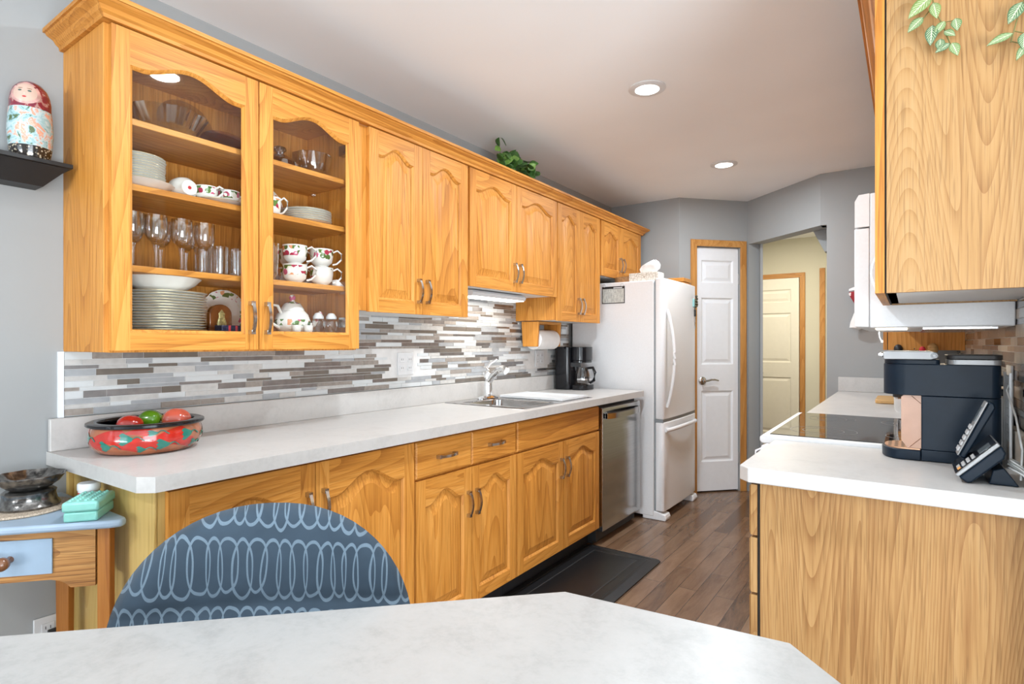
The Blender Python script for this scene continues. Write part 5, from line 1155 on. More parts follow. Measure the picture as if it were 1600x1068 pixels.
# mat, oil-burner bowl, box, jar on the table
b = MB(); b.lathe([(0.0, 0.0), (0.110, 0.0), (0.113, 0.003), (0.110, 0.007), (0.0, 0.007)], (0.150, 0.515, ZC + 0.0003), 48); solo('cork_trivet', b, M_CORK, 'round speckled cork trivet under the black glazed bowl', 'trivet', (0.150, 0.515, ZC))
bw = thing('pedestal_dish', 'black glazed oval dish with scalloped rim on an embossed stand', 'dish', (0.158, 0.530, ZC + 0.0075))
b = MB(); b.lathe([(0.0, 0.0), (0.069, 0.0), (0.070, 0.005), (0.062, 0.014), (0.058, 0.032), (0.061, 0.042), (0.054, 0.047), (0.0, 0.047)], (0.158, 0.530, ZC + 0.008), 40, mod=lambda t, r, z: 1 + (0.02 * math.sin(14 * t) if 0.01 < z < 0.04 else 0)); b.build('stand', M_PEWBOWL, bw)
b = MB(); b.lathe([(0.0, 0.048), (0.043, 0.049), (0.050, 0.053), (0.069, 0.068), (0.081, 0.086), (0.079, 0.088), (0.064, 0.072), (0.046, 0.058), (0.0, 0.056)], (0.158, 0.530, ZC + 0.008), 60, mod=lambda t, r, z: 1 + 0.035 * math.sin(9 * t) * (z - 0.045) / 0.04); b.build('dish', M_PEWBOWL, bw)
mb_ = thing('storage_box', 'small mint green plastic box with ribbed lid on the corner table', 'box', (0.32, 0.60, ZC))
Rm = Matrix.Rotation(math.radians(-38), 2)
def obox(mb, cx, cy, hx, hy, z0, z1, m=0, ins=0.0):
    P = [Vector((sx * hx, sy * hy)) for sx, sy in ((-1, -1), (1, -1), (1, 1), (-1, 1))]; P = [(Vector((cx, cy)) + Rm @ p) for p in P]
    mb.prism([(p.x, p.y) for p in P], 'z', z0, z1, m)
BC = (0.372, 0.600)
b = MB(); obox(b, *BC, 0.058, 0.038, ZC + 0.0005, ZC + 0.026); b.build('box_base', M_MINT, mb_, bevel=0.005)
b = MB(); obox(b, *BC, 0.061, 0.041, ZC + 0.0265, ZC + 0.052); b.build('box_lid', M_MINT, mb_, bevel=0.006)
b = MB()
for i in range(7):
    for j in range(4):
        p = Vector(BC) + Rm @ Vector((-0.045 + 0.015 * i, -0.026 + 0.017 * j)); b.sphere((p.x, p.y, ZC + 0.052), 0.0045, 8)
b.build('lid_studs', M_MINT, mb_)
jr = thing('pill_jar', 'small white jar with red label behind the mint box', 'jar', (0.285, 0.628, ZC))
jc = (0.285, 0.628, ZC + 0.0004)
b = MB(); b.lathe([(0, 0), (0.024, 0), (0.025, 0.003), (0.025, 0.052), (0.0, 0.052)], jc, 24); b.build('jar_body', M_WPLAST, jr)
b = MB(); b.lathe([(0.0, 0.0525), (0.027, 0.0525), (0.027, 0.068), (0.025, 0.071), (0, 0.071)], jc, 24, mod=lambda t, r, z: 1 + 0.01 * math.sin(30 * t)); b.build('jar_lid', M_WPLAST, jr)
b = MB(); b.lathe([(0.0252, 0.034), (0.0254, 0.034), (0.0254, 0.047), (0.0252, 0.047)], jc, 24, ring=True); b.build('label_band', pbr('red_label', (0.5, 0.05, 0.06), 0.5), jr)

# ------------------------------------------------------------------ doll ledge
sf = thing('wall_ledge', 'black picture ledge on the left wall holding the nesting doll', 'shelf', (0.06, 0.4, 1.715))
b = MB(); b.box((0.001, -0.25, 1.763), (0.125, 0.642, 1.775)); b.build('ledge_top', M_SHELF, sf, bevel=0.001)
b = MB(); P = [(0.001, 1.7628), (0.112, 1.7628), (0.108, 1.757), (0.070, 1.706), (0.001, 1.706)]
loops = [[(x, y, z) for x, z in P] for y in (-0.24, 0.0)]
e0 = [(x, 0.634 - (0.0 if z > 1.76 else 0.045 * (1.757 - z) / 0.051 + 0.004), z) for x, z in P]
b.loft([[(x, -0.24, z) for x, z in P], e0], cap0=True, cap1=True); b.build('cove', M_SHELF, sf, smooth=0)
nd = thing('nesting_doll', 'tall painted wooden nesting doll with crimson headscarf on the black ledge', 'doll', (0.068, 0.556, 1.7755))
DC = (0.068, 0.556, 1.776)
dp = [(0.0, 0.0), (0.044, 0.0), (0.046, 0.004), (0.050, 0.03), (0.0535, 0.075), (0.052, 0.115), (0.0495, 0.14), (0.0485, 0.150), (0.0485, 0.165), (0.046, 0.183), (0.040, 0.202), (0.028, 0.217), (0.012, 0.226), (0.0, 0.228)]
def doll_mat():
    m, nt, bb = newmat('painted_flower_dress'); tc = N(nt, 'ShaderNodeTexCoord'); sp = N(nt, 'ShaderNodeSeparateXYZ'); nt.links.new(tc.outputs['Object'], sp.inputs[0]); Z = sp.outputs[2]
    v = objco(nt); n = noise(nt, v, 34, 3, 0.6, 1.2); n2 = noise(nt, v, 60, 3)
    dress = ramp(nt, n, [(0.36, (0.07, 0.12, 0.04)), (0.42, (0.27, 0.45, 0.48)), (0.54, (0.48, 0.60, 0.62)), (0.60, (0.66, 0.28, 0.17)), (0.68, (0.70, 0.45, 0.36))])
    vo = N(nt, 'ShaderNodeTexVoronoi'); vo.inputs['Scale'].default_value = 130; nt.links.new(v, vo.inputs['Vector'])
    hem = ramp(nt, vo.outputs['Distance'], [(0.30, (0.42, 0.36, 0.26)), (0.38, (0.02, 0.015, 0.012))])
    scarf = ramp(nt, n2, [(0.42, (0.17, 0.008, 0.028)), (0.58, (0.24, 0.015, 0.03)), (0.62, (0.40, 0.22, 0.20))])
    c = mixc(nt, mth(nt, 'GREATER_THAN', Z, 0.034), hem.outputs[0], dress.outputs[0]); c = mixc(nt, mth(nt, 'GREATER_THAN', Z, 0.142), c, scarf.outputs[0])
    nt.links.new(c, bb.inputs['Base Color']); bb.inputs['Roughness'].default_value = 0.15; bb.inputs['Coat Weight'].default_value = 0.6; return m
b = MB(); b.lathe(dp, DC, 40); b.build('body', doll_mat(), nd)
fdir = Vector((0.86, -0.51, 0)).normalized(); fs = Vector((-fdir.y, fdir.x, 0))
def dprof(z):
    for (r0_, z0_), (r1_, z1_) in zip(dp, dp[1:]):
        if z0_ <= z <= z1_ and z1_ > z0_: return r0_ + (r1_ - r0_) * (z - z0_) / (z1_ - z0_)
    return 0.0
def decal(parent, name, mat, fz, fang, rz, ra, off, shape=None, n=24):
    """an oval painted patch that follows the doll's surface: centre height fz, angle fang, half sizes rz (height) and ra (radians)"""
    b = MB(); rings = []
    for i in range(5):
        r = i / 4; row = []
        for k in range(n):
            t_ = 2 * PI * k / n; z = fz + rz * r * math.sin(t_); a = fang + ra * r * math.cos(t_); R_ = dprof(z) + off
            d_ = fdir * math.cos(a) + fs * math.sin(a); row.append((DC[0] + d_.x * R_, DC[1] + d_.y * R_, DC[2] + z))
        rings.append(row)
    b.loft(rings); return b.build(name, mat, parent, smooth=60)
decal(nd, 'scarf_border', pbr('painted_rose_border', (0.55, 0.30, 0.27), 0.2, var=0.3, scale=60, coat=0.5), 0.182, 0.0, 0.034, 0.80, 0.0006)
fo = decal(nd, 'face', M_SKIN, 0.182, 0.0, 0.028, 0.62, 0.0010)
for a in (-0.24, 0.24):
    decal(fo, 'eye', pbr('painted_eye', (0.08, 0.12, 0.10), 0.2), 0.186, a, 0.0028, 0.10, 0.0014, n=12)
    decal(fo, 'eyebrow', M_KNOB, 0.193, a, 0.0010, 0.14, 0.0014, n=12)
decal(fo, 'mouth', M_REDCL, 0.168, 0.0, 0.0022, 0.10, 0.0014, n=12)
decal(fo, 'nose', pbr('painted_nose', (0.62, 0.40, 0.32), 0.3), 0.177, 0.0, 0.0035, 0.035, 0.0014, n=12)

# ------------------------------------------------------------------ fruit bowl
fbw = thing('painted_bowl', 'large red bowl painted with chili peppers and black rim on the left counter', 'bowl', (0.198, 0.812, 0.9145))
BCN = (0.198, 0.812, 0.9146)
bp = [(0.0, 0.0), (0.120, 0.0), (0.130, 0.004), (0.147, 0.022), (0.153, 0.042), (0.151, 0.062), (0.145, 0.080)]
b = MB(); b.lathe(bp + [(0.138, 0.080), (0.143, 0.060), (0.144, 0.042), (0.135, 0.022), (0.118, 0.010), (0.0, 0.008)], BCN, 64, mats=[0] * 6 + [1] * 6); bo = b.build('bowl_body', [M_TERRA, M_RIM], fbw)
b = MB(); b.lathe([(0.128, 0.0805), (0.156, 0.0805), (0.159, 0.084), (0.158, 0.090), (0.150, 0.093), (0.130, 0.092), (0.127, 0.087)], BCN, 64, ring=True); b.build('rim', M_RIM, fbw)
def bprof(z):
    for (r0_, z0_), (r1_, z1_) in zip(bp, bp[1:]):
        if z0_ <= z <= z1_ and z1_ > z0_: return r0_ + (r1_ - r0_) * (z - z0_) / (z1_ - z0_)
    return bp[-1][0]
def onbowl(a, z, off=0.0008): R_ = bprof(max(0.003, min(z, 0.079))) + off; return (BCN[0] + R_ * math.cos(a), BCN[1] + R_ * math.sin(a), BCN[2] + max(0.003, min(z, 0.079)))
def pod(a0, z0, ln, wd, tilt, flip=1, off=0.0008):
    """a painted pepper: tapering body along the bowl, green cap, curling stem"""
    b = MB(); n = 14; R_ = 0.15
    rows = []
    for k in range(n + 1):
        s = k / n; w = wd * (math.sin(PI * min(1, s * 0.55 + 0.5)) ** 0.8 if s > 0.12 else (s / 0.12) ** 0.5 * 0.98) ; w = max(w, 0.0008)
        am = a0 + flip * ln * s / R_; zm = z0 + tilt * ln * s + 0.006 * math.sin(PI * s)
        rows.append([onbowl(am, zm + w * (j - 3) / 3, off) for j in range(7)])
    b.loft(rows, closed=False); b.build('painted_pepper', M_POD, bo, smooth=60)
    b = MB(); c_ = []
    rows = []
    for k in range(6):
        s = -0.10 + 0.24 * k / 5; w = wd * (0.2 + 0.62 * min(1, (k / 4.0)))
        rows.append([onbowl(a0 + flip * (ln * s + (0.006 * (j % 2) if k == 5 else 0)) / R_, z0 + tilt * ln * s + w * 0.9 * (j - 3) / 3, off + 0.0006) for j in range(7)])
    b.loft(rows, closed=False)
    b.tube([onbowl(a0 - flip * (0.10 * ln + 0.005 * k) / R_, z0 - tilt * 0.10 * ln + 0.006 * math.sin(k * 0.7), off + 0.0012) for k in range(7)], 0.0016, 6)
    b.build('painted_stem', M_TEAL, bo, smooth=60)
AC = math.atan2(-0.812, 2.164 - 0.198)     # towards the camera
for a, z, l, w, t_, fl in ((0.30, 0.030, 0.120, 0.022, 0.10, -1), (0.78, 0.054, 0.125, 0.024, -0.10, -1), (-0.32, 0.052, 0.120, 0.024, 0.0, -1), (-0.72, 0.030, 0.110, 0.022, 0.08, -1), (-1.25, 0.050, 0.11, 0.024, 0.0, -1), (0.98, 0.022, 0.09, 0.017, 0.05, -1), (0.12, 0.066, 0.085, 0.012, 0.0, -1), (-0.08, 0.020, 0.075, 0.014, 0.06, -1),
                           (1.45, 0.045, 0.12, 0.024, 0.0, 1), (2.4, 0.045, 0.12, 0.024, 0.0, 1), (3.3, 0.045, 0.12, 0.024, 0.0, 1), (4.1, 0.045, 0.12, 0.024, 0.0, 1)): pod(AC + a, z, l, w, t_, fl)
def fruit(nm, lab, c, r, mat, lobes=0, sz=0.85, stem=True, cat='vegetable'):
    t_ = thing(nm, lab, cat, (c[0], c[1], c[2] - r * sz)); b = MB(); b.sphere(c, r, 28, sz=sz, mod=(lambda t, rr, z: 1 + 0.06 * math.cos(lobes * t)) if lobes else None); b.build('flesh', mat, t_)
    if stem and lobes == 9: b = MB(); b.tube([(c[0], c[1], c[2] + r * sz * 0.93), (c[0] + 0.004, c[1], c[2] + r * sz + 0.012)], 0.004, 8); b.build('stem', M_VINE, t_)
def under(nm, lab, c, r, mat): fruit(nm, lab, c, r, mat, stem=False)
ZF = BCN[2]
fruit('tomato', 'glossy red tomato at the left in the painted bowl', (0.190, 0.765, ZF + 0.080), 0.036, M_RED, 5, 0.78)
fruit('green_pepper', 'bright green bell pepper in the middle of the painted bowl', (0.165, 0.835, ZF + 0.085), 0.035, M_GREEN, 4, 0.9)
fruit('tomato', 'large pinkish orange tomato at the right in the painted bowl', (0.225, 0.885, ZF + 0.085), 0.042, M_REDO, 5, 0.86)
under('tomato', 'red tomato low down behind the left tomato in the painted bowl', (0.115, 0.775, ZF + 0.048), 0.034, M_RED)
under('green_pepper', 'yellow-green pepper low at the front of the painted bowl', (0.262, 0.795, ZF + 0.052), 0.033, M_GREEN)
under('onion', 'pale onion low at the right of the painted bowl', (0.150, 0.905, ZF + 0.046), 0.032, M_CHINA)

# ------------------------------------------------------------------ china and glass in the display cabinet
def plate_prof(r, h):
    return [(0.0, 0.0), (r * 0.55, 0.0), (r * 0.58, 0.002), (r * 0.70, h * 0.55), (r, h), (r * 1.0, h + 0.0018), (r * 0.70, h * 0.55 + 0.0025), (r * 0.55, 0.0035), (0.0, 0.0035)]
def scal(n, amp): return lambda t, r, z: 1 + (amp * abs(math.sin(n * t / 2)) if r > 0.05 else 0)
def plate_stack(n, c, r, dz, lab, grp, h=0.016):
    p = thing('china_plate', lab(0), 'plate', c, grp); b = MB(); b.lathe(plate_prof(r, h), c, 56, mats=[0, 0, 0, 0, 1, 0, 0, 0], mod=scal(16, 0.02)); b.build('plate_body', [M_CHINA, M_GOLD], p, smooth=50)
    for k in range(1, n): dup(p, (c[0] + random.uniform(-.002, .002), c[1] + random.uniform(-.002, .002), c[2] + dz * k), lab(k), group=grp, rz=k * 0.7)
zf = 1.2725
NP = 15
plate_stack(NP, (0.165, 0.872, zf), 0.126, 0.0086, lambda k: 'white gilt-edged dinner plate, %s from the bottom of the tall cabinet-floor stack' % ORD[k], 'dinner plates in the tall stack')
ztop = zf + 0.0086 * NP + 0.008
def bowl(nm, c, r, h, lab, mat=M_CHINA, n=44):
    t_ = thing(nm, lab, 'bowl', c); b = MB(); b.lathe([(0.0, 0.0), (r * 0.45, 0.0), (r * 0.5, 0.003), (r * 0.8, h * 0.5), (r, h), (r * 0.985, h + 0.001), (r * 0.77, h * 0.5 + 0.003), (r * 0.45, 0.006), (0, 0.006)], c, n, mats=[0, 0, 0, 0, 1, 0, 0, 0], mod=scal(14, 0.03)); b.build('bowl_body', [mat, M_GOLD], t_, smooth=50); return t_
bowl('serving_bowl', (0.165, 0.868, ztop), 0.116, 0.050, 'wide white scalloped serving bowl on top of the tall plate stack')
bowl('serving_bowl', (0.163, 0.866, ztop + 0.022), 0.104, 0.034, 'smaller scalloped bowl nested in the wide serving bowl')
def standing_plate(nm, c, r, lab, lean=0.14):
    t_ = thing(nm, lab, 'plate', (c[0], c[1], c[2] - r)); b = MB(); b.lathe([(0.0, 0.004), (r * 0.62, 0.004), (r * 0.72, 0.010), (r, 0.016), (r, 0.018), (r * 0.7, 0.013), (r * 0.6, 0.007), (0.0, 0.007)], (0, 0, 0), 48, mod=scal(16, 0.02), axis='x')
    R = Matrix.Rotation(-lean, 3, 'Y'); b.v = [tuple(R @ Vector(v) + Vector(c)) for v in b.v]; b.build('plate_body', M_ROSEP, t_, smooth=50); return t_
standing_plate('china_platter', (0.035, 1.140, zf + 0.0865), 0.085, 'round rose-bordered platter standing at the back beside the plate stack')
bf = thing('lacquer_box', 'brown arched lacquer icon with gold painted figure beside the plate stack', 'ornament', (0.175, 1.060, zf))
b = MB(); P = [(1.020, zf)] + [(1.060 + 0.040 * math.cos(PI - PI * k / 14), zf + 0.075 + 0.035 * math.sin(PI * k / 14)) for k in range(15)] + [(1.100, zf)]
b.prism(P, 'x', 0.150, 0.172); b.build('panel', M_BROWNFIG, bf, bevel=0.003)
b = MB(); b.lathe([(0, 0), (0.012, 0.0), (0.018, 0.02), (0.010, 0.045), (0.012, 0.055), (0.0, 0.07)], (0.1735, 1.062, zf + 0.022), 16, sx=0.25); b.build('painted_figure', pbr('gold_olive_paint', (0.45, 0.38, 0.16), 0.3, 0.3, var=0.6, scale=150), bf)
b = MB(); b.box((0.215, 1.015, zf + 0.0003), (0.262, 1.120, zf + 0.034)); nb = thing('gift_box', 'small navy box with red stripes at the right front of the cabinet floor', 'box', (0.24, 1.067, zf)); b.build('carton', M_NAVYBOX, nb, bevel=0.001)
for y in (1.038, 1.062, 1.087):
    b = MB(); b.box((0.2622, y, zf + 0.001), (0.2626, y + 0.008, zf + 0.033)); b.build('stripe', M_REDCL, nb, smooth=0)
# goblets
gp = [(0.0, 0.0), (0.029, 0.0), (0.029, 0.002), (0.010, 0.006), (0.0050, 0.012), (0.0055, 0.050), (0.009, 0.076), (0.012, 0.084), (0.023, 0.093), (0.030, 0.108), (0.0315, 0.130), (0.0305, 0.168), (0.0293, 0.168), (0.0302, 0.130), (0.0285, 0.109), (0.020, 0.095), (0.0, 0.088)]
zs = SH[0]; g0 = None
spots = [(0.225, 0.760, 'nearest the left door stile, front row'), (0.235, 0.822, 'second from left in the front row'), (0.150, 0.785, 'back row between the first two front goblets'), (0.235, 0.898, 'third from left in the front row'), (0.150, 0.870, 'back row behind the third front goblet'), (0.230, 0.974, 'rightmost in the front row beside the tumblers'), (0.150, 0.950, 'rightmost in the back row')]
for i, (x, y, w) in enumerate(spots):
    lab = 'clear crystal wine goblet, ' + w; loc = (x, y, zs)
    if g0 is None:
        g0 = thing('wine_goblet', lab, 'goblet', loc, 'crystal goblets on the middle shelf'); b = MB(); b.lathe(gp[:7], loc, 24); b.build('stem_and_foot', M_CUT, g0); b = MB(); b.lathe(gp[7:], loc, 24, mod=lambda t, r, z: 1 + 0.012 * math.cos(12 * t)); b.build('glass_bowl', M_STEM, g0)
    else: dup(g0, loc, lab)
tp_ = [(0.0, 0.0), (0.025, 0.0), (0.026, 0.004), (0.0275, 0.10), (0.026, 0.10), (0.0245, 0.010), (0.0, 0.008)]
g1 = None
for i, (x, y, w) in enumerate([(0.220, 1.030, 'leftmost in front'), (0.160, 1.000, 'half hidden behind the last goblet'), (0.225, 1.092, 'second in front behind the door stile'), (0.150, 1.070, 'third, in the second row'), (0.222, 1.155, 'standing right where the two doors meet'), (0.150, 1.130, 'back right behind the middle stiles')]):
    lab = 'clear cut-glass tumbler, ' + w; loc = (x, y, zs)
    if g1 is None:
        g1 = thing('glass_tumbler', lab, 'glass', loc, 'cut-glass tumblers on the middle shelf'); b = MB(); b.lathe(tp_, loc, 24, mod=lambda t, r, z: 1 + (0.025 * math.cos(14 * t) if z < 0.06 else 0)); b.build('glass_body', M_CUT, g1)
    else: dup(g1, loc, lab)
# second shelf, left door
z2 = SH[1]
bowl('soup_bowl', (0.165, 0.800, z2), 0.098, 0.034, 'white soup bowl under the small plates on the second shelf')
plate_stack(10, (0.165, 0.790, z2 + 0.026), 0.083, 0.0082, lambda k: 'small white gilt-edged plate, %s from the bottom of the second-shelf left stack' % ORD[k], 'small plates in the second-shelf left stack', 0.012)
def cup(nm, loc, lab, grp=None, r=0.042, h=0.062, handle_a=0.9, mat=None):
    t_ = thing(nm, lab, 'cup', loc, grp); b = MB(); q = mat or M_ROSE
    b.lathe([(0.0, 0.0), (r * 0.55, 0.0), (r * 0.60, 0.003), (r * 0.55, 0.006), (r * 0.88, h * 0.28), (r * 0.98, h * 0.62), (r * 0.98, h * 0.98), (r, h), (r * 0.955, h), (r * 0.92, h * 0.6), (r * 0.82, h * 0.3), (r * 0.4, 0.010), (0, 0.010)], loc, 32); b.build('cup_body', q, t_, smooth=50)
    b = MB(); ca, sa = math.cos(handle_a), math.sin(handle_a)
    b.tube([(loc[0] + ca * d, loc[1] + sa * d, loc[2] + z) for d, z in ((r * 0.93, h * 0.86), (r * 1.35, h * 1.0), (r * 1.72, h * 0.82), (r * 1.68, h * 0.50), (r * 1.30, h * 0.26), (r * 0.93, h * 0.20))], 0.0036, 8); b.build('cup_handle', M_CHINA, t_); return t_
def saucer(loc, lab, r=0.068):
    t_ = thing('saucer', lab, 'saucer', loc); b = MB(); b.lathe(plate_prof(r, 0.013), loc, 40, mats=[0, 0, 0, 0, 1, 0, 0, 0], mod=scal(12, 0.02)); b.build('saucer_body', [M_CHINA, M_GOLD], t_, smooth=50)
# a cup lying on its side, foot towards the room
lc = thing('china_cup', 'white cup lying on its side on the second shelf, foot facing out', 'cup', (0.19, 0.928, z2))
b = MB(); b.lathe([(0.0, 0.0), (0.024, 0.0), (0.026, 0.003), (0.022, 0.007), (0.036, 0.022), (0.041, 0.045), (0.041, 0.062), (0.039, 0.062), (0.037, 0.04), (0.0, 0.012)], (0, 0, 0), 28, axis='x'); b.v = [(0.225 - v[0], 0.928 + v[1], z2 + 0.0415 + v[2]) for v in b.v]; b.build('cup_body', M_CHINA, lc)
b = MB(); b.lathe([(0, 0), (0.006, 0), (0.006, 0.0004), (0, 0.0004)], (0.2252, 0.928, z2 + 0.0415), 10, axis='x'); b.build('foot_mark', M_REDCL, lc)
saucer((0.200, 1.032, z2), 'white gilt saucer under the two rose teacups on the second shelf', 0.088)
cup('china_cup', (0.205, 0.992, z2 + 0.014), 'rose-painted teacup left on the saucer, second shelf', None, 0.036, 0.046, 0.5)
cup('china_cup', (0.205, 1.070, z2 + 0.014), 'rose-painted teacup right on the saucer, second shelf', None, 0.035, 0.048, 2.2)
cup('sugar_bowl', (0.120, 1.120, z2), 'rose-painted sugar bowl at the back beside the door stile', None, 0.040, 0.07, 0.5)
# top shelf, left door
z3 = SH[2]
b = MB(); b.lathe([(0.0, 0.0), (0.03, 0.0), (0.034, 0.03), (0.026, 0.06), (0.03, 0.09), (0.02, 0.10), (0.0, 0.102)], (0.20, 0.728, z3), 20, mod=lambda t, r, z: 1 + 0.05 * math.sin(5 * t)); solo('china_figurine', b, M_CHINA, 'white china figurine at the left end of the top shelf', 'figurine', (0.20, 0.728, z3))
cb = thing('crystal_bowl', 'large cut-crystal scalloped bowl on the top shelf behind the left door', 'bowl', (0.165, 0.885, z3))
b = MB(); b.lathe([(0.0, 0.0), (0.055, 0.0), (0.06, 0.006), (0.085, 0.035), (0.108, 0.085), (0.104, 0.086), (0.080, 0.038), (0.05, 0.010), (0.0, 0.009)], (0.165, 0.885, z3), 72, mod=lambda t, r, z: 1 + (0.10 * abs(math.cos(3 * t)) + 0.02 * math.sin(24 * t)) * min(1, z / 0.08)); b.build('bowl_body', M_CUT, cb, smooth=8)
cpz = thing('crystal_plate', 'round clear glass plate standing behind the crystal bowl', 'plate', (0.06, 1.0, z3))
b = MB(); b.lathe([(0, 0), (0.07, 0.0), (0.095, 0.008), (0.095, 0.011), (0.07, 0.004), (0, 0.004)], (0, 0, 0), 44, axis='x', mod=scal(20, 0.02)); R = Matrix.Rotation(-0.2, 3, 'Y'); b.v = [tuple(R @ Vector(v) + Vector((0.070, 0.985, z3 + 0.0965))) for v in b.v]; b.build('plate_body', M_CUT, cpz)
op = thing('glass_platter', 'dark oval amber glass platter leaning on the top shelf', 'platter', (0.06, 1.13, z3))
b = MB(); b.lathe([(0, 0), (0.08, 0.0), (0.11, 0.010), (0.11, 0.013), (0.08, 0.004), (0, 0.004)], (0, 0, 0), 44, axis='x', sy=0.55); R = Matrix.Rotation(-0.25, 3, 'Y'); b.v = [tuple(R @ Vector(v) + Vector((0.085, 1.135, z3 + 0.061))) for v in b.v]; b.build('platter_body', M_PURPLE, op)
# right door, top shelf
ld = thing('lidded_dish', 'cut-crystal butter dish with domed lid on the top shelf', 'dish', (0.17, 1.290, z3))
b = MB(); b.lathe([(0, 0), (0.075, 0.0), (0.088, 0.008), (0.088, 0.011), (0, 0.006)], (0.17, 1.290, z3), 40, mod=scal(16, 0.03)); b.build('dish_base', M_CUT, ld, smooth=25)
b = MB(); b.lathe([(0.0, 0.094), (0.020, 0.092), (0.012, 0.074), (0.010, 0.068), (0.028, 0.060), (0.063, 0.034), (0.071, 0.0115), (0.074, 0.0115), (0.066, 0.035), (0.030, 0.062), (0.012, 0.068), (0.014, 0.074), (0.024, 0.084), (0.022, 0.094), (0.0, 0.096)], (0.17, 1.290, z3), 40, mod=lambda t, r, z: 1 + 0.035 * math.cos(12 * t + z * 80)); b.build('dish_lid', M_CUT, ld, smooth=25)
cb2 = thing('crystal_bowl', 'cut-crystal straight-sided bowl on the top shelf behind the right door', 'bowl', (0.18, 1.435, z3))
b = MB(); b.lathe([(0, 0), (0.045, 0), (0.052, 0.008), (0.066, 0.03), (0.074, 0.06), (0.078, 0.095), (0.074, 0.095), (0.068, 0.05), (0.045, 0.010), (0, 0.009)], (0.18, 1.428, z3), 48, mod=lambda t, r, z: 1 + 0.03 * math.cos(10 * t + (z - 0.05) * 120)); b.build('bowl_body', M_CUT, cb2, smooth=20)
# right door, second shelf
standing_plate('china_platter', (0.040, 1.300, z2 + 0.0785), 0.077, 'rose-bordered plate standing at the back of the second shelf')
cup('cream_jug', (0.20, 1.235, z2), 'rose-painted cream jug at the left of the second shelf, right door', None, 0.036, 0.075, 0.6)
plate_stack(6, (0.175, 1.405, z2), 0.096, 0.0088, lambda k: 'white gilt-edged dessert plate, %s from the bottom of the second-shelf right stack' % ORD[k], 'dessert plates in the second-shelf right stack', 0.013)
# right door, third shelf: stacked rose mugs
mz = SH[0]
mugs = [((0.220, 1.322, mz), 'rose mug, lower left of the front four'), ((0.220, 1.322, mz + 0.0735), 'rose mug, upper left of the front four'), ((0.225, 1.440, mz), 'rose mug, lower right of the front four'), ((0.225, 1.440, mz + 0.0735), 'rose mug, upper right of the front four'), ((0.115, 1.375, mz), 'rose mug standing behind, lower of the back pair'), ((0.115, 1.375, mz + 0.0735), 'rose mug standing behind, upper of the back pair')]
m0 = None
for loc, lab in mugs:
    if m0 is None: m0 = cup('china_mug', loc, 'white ' + lab, 'rose mugs on the middle shelf', 0.046, 0.073, 1.1)
    else: dup(m0, loc, 'white ' + lab)
b = MB(); b.lathe([(0, 0), (0.030, 0), (0.030, 0.002), (0.012, 0.008), (0.022, 0.03), (0.026, 0.14), (0.0245, 0.14), (0.020, 0.032), (0, 0.012)], (0.225, 1.222, mz), 24); solo('parfait_glass', b, M_CUT, 'tall clear parfait glass beside the rose mugs', 'glass', (0.225, 1.222, mz))
b = MB(); b.prism([(1.485, mz + 0.0003), (1.523, mz + 0.0003), (1.523, mz + 0.004), (1.490, mz + 0.028), (1.485, mz + 0.028)], 'x', 0.235, 0.262); solo('place_card', b, M_PAPER, 'small white folded card right of the rose mugs', 'card', (0.25, 1.50, mz))
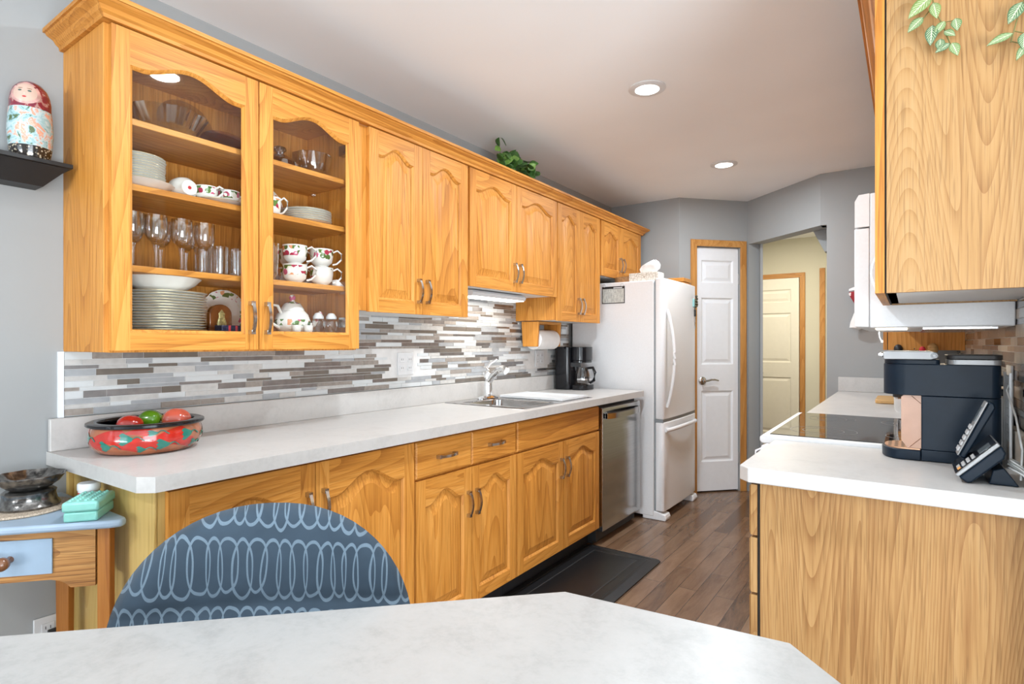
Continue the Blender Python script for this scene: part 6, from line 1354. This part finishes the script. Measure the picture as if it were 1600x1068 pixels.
# right door, cabinet floor: teapot, shakers
tpt = thing('teapot', 'white rose-painted teapot with domed lid on the cabinet floor', 'teapot', (0.185, 1.335, zf))
TC = (0.185, 1.335, zf + 0.0003)
b = MB(); b.lathe([(0.0, 0.0), (0.040, 0.0), (0.044, 0.006), (0.040, 0.012), (0.062, 0.030), (0.068, 0.055), (0.058, 0.085), (0.046, 0.098), (0.042, 0.098), (0.0, 0.090)], TC, 36, mod=lambda t, r, z: 1 + 0.02 * math.cos(8 * t)); b.build('pot', M_ROSET, tpt)
b = MB(); b.lathe([(0.045, 0.0985), (0.044, 0.106), (0.030, 0.128), (0.010, 0.136), (0.008, 0.142), (0.013, 0.150), (0.009, 0.160), (0.0, 0.164)], TC, 28); b.build('lid', M_ROSE, tpt)
b = MB(); b.tube([(0.19, 1.285, TC[2] + 0.085), (0.20, 1.262, TC[2] + 0.115), (0.205, 1.235, TC[2] + 0.118), (0.205, 1.218, TC[2] + 0.09), (0.20, 1.235, TC[2] + 0.05), (0.19, 1.278, TC[2] + 0.030)], 0.0055, 8); b.build('handle', M_CHINA, tpt)
b = MB(); b.tube([(0.19, 1.385, TC[2] + 0.035), (0.20, 1.420, TC[2] + 0.05), (0.205, 1.435, TC[2] + 0.08), (0.21, 1.448, TC[2] + 0.098)], [0.018, 0.013, 0.010, 0.008], 10); b.build('spout', M_ROSE, tpt)
s0 = None
for loc, lab in (((0.215, 1.432, zf), 'cut-crystal salt shaker with white top, left of the pair by the teapot'), ((0.225, 1.487, zf), 'cut-crystal shaker with white top, right of the pair by the teapot')):
    if s0 is None:
        s0 = thing('crystal_shaker', lab, 'shaker', loc, 'crystal shakers on the cabinet floor'); b = MB(); b.lathe([(0, 0), (0.018, 0), (0.022, 0.012), (0.030, 0.042), (0.027, 0.062), (0.020, 0.070), (0, 0.071)], loc, 24, mod=lambda t, r, z: 1 + 0.05 * math.cos(8 * t + z * 110)); b.build('shaker_body', M_CUT, s0, smooth=20)
        b = MB(); b.lathe([(0.021, 0.0715), (0.021, 0.080), (0.012, 0.094), (0.0, 0.097)], loc, 20); b.build('shaker_top', M_WPLAST, s0)
    else: dup(s0, loc, lab)
sc = None
for loc, lab in (((0.262, 1.300, zf), 'tiny white china cup in front of the teapot, left one'), ((0.262, 1.352, zf), 'tiny white china cup in front of the teapot, right one')):
    if sc is None:
        sc = thing('egg_cup', lab, 'cup', loc, 'tiny white cups before the teapot'); b = MB(); b.lathe([(0, 0), (0.013, 0), (0.010, 0.008), (0.017, 0.022), (0.018, 0.042), (0.016, 0.042), (0.0, 0.015)], loc, 20); b.build('cup_body', M_CHINA, sc)
    else: dup(sc, loc, lab)
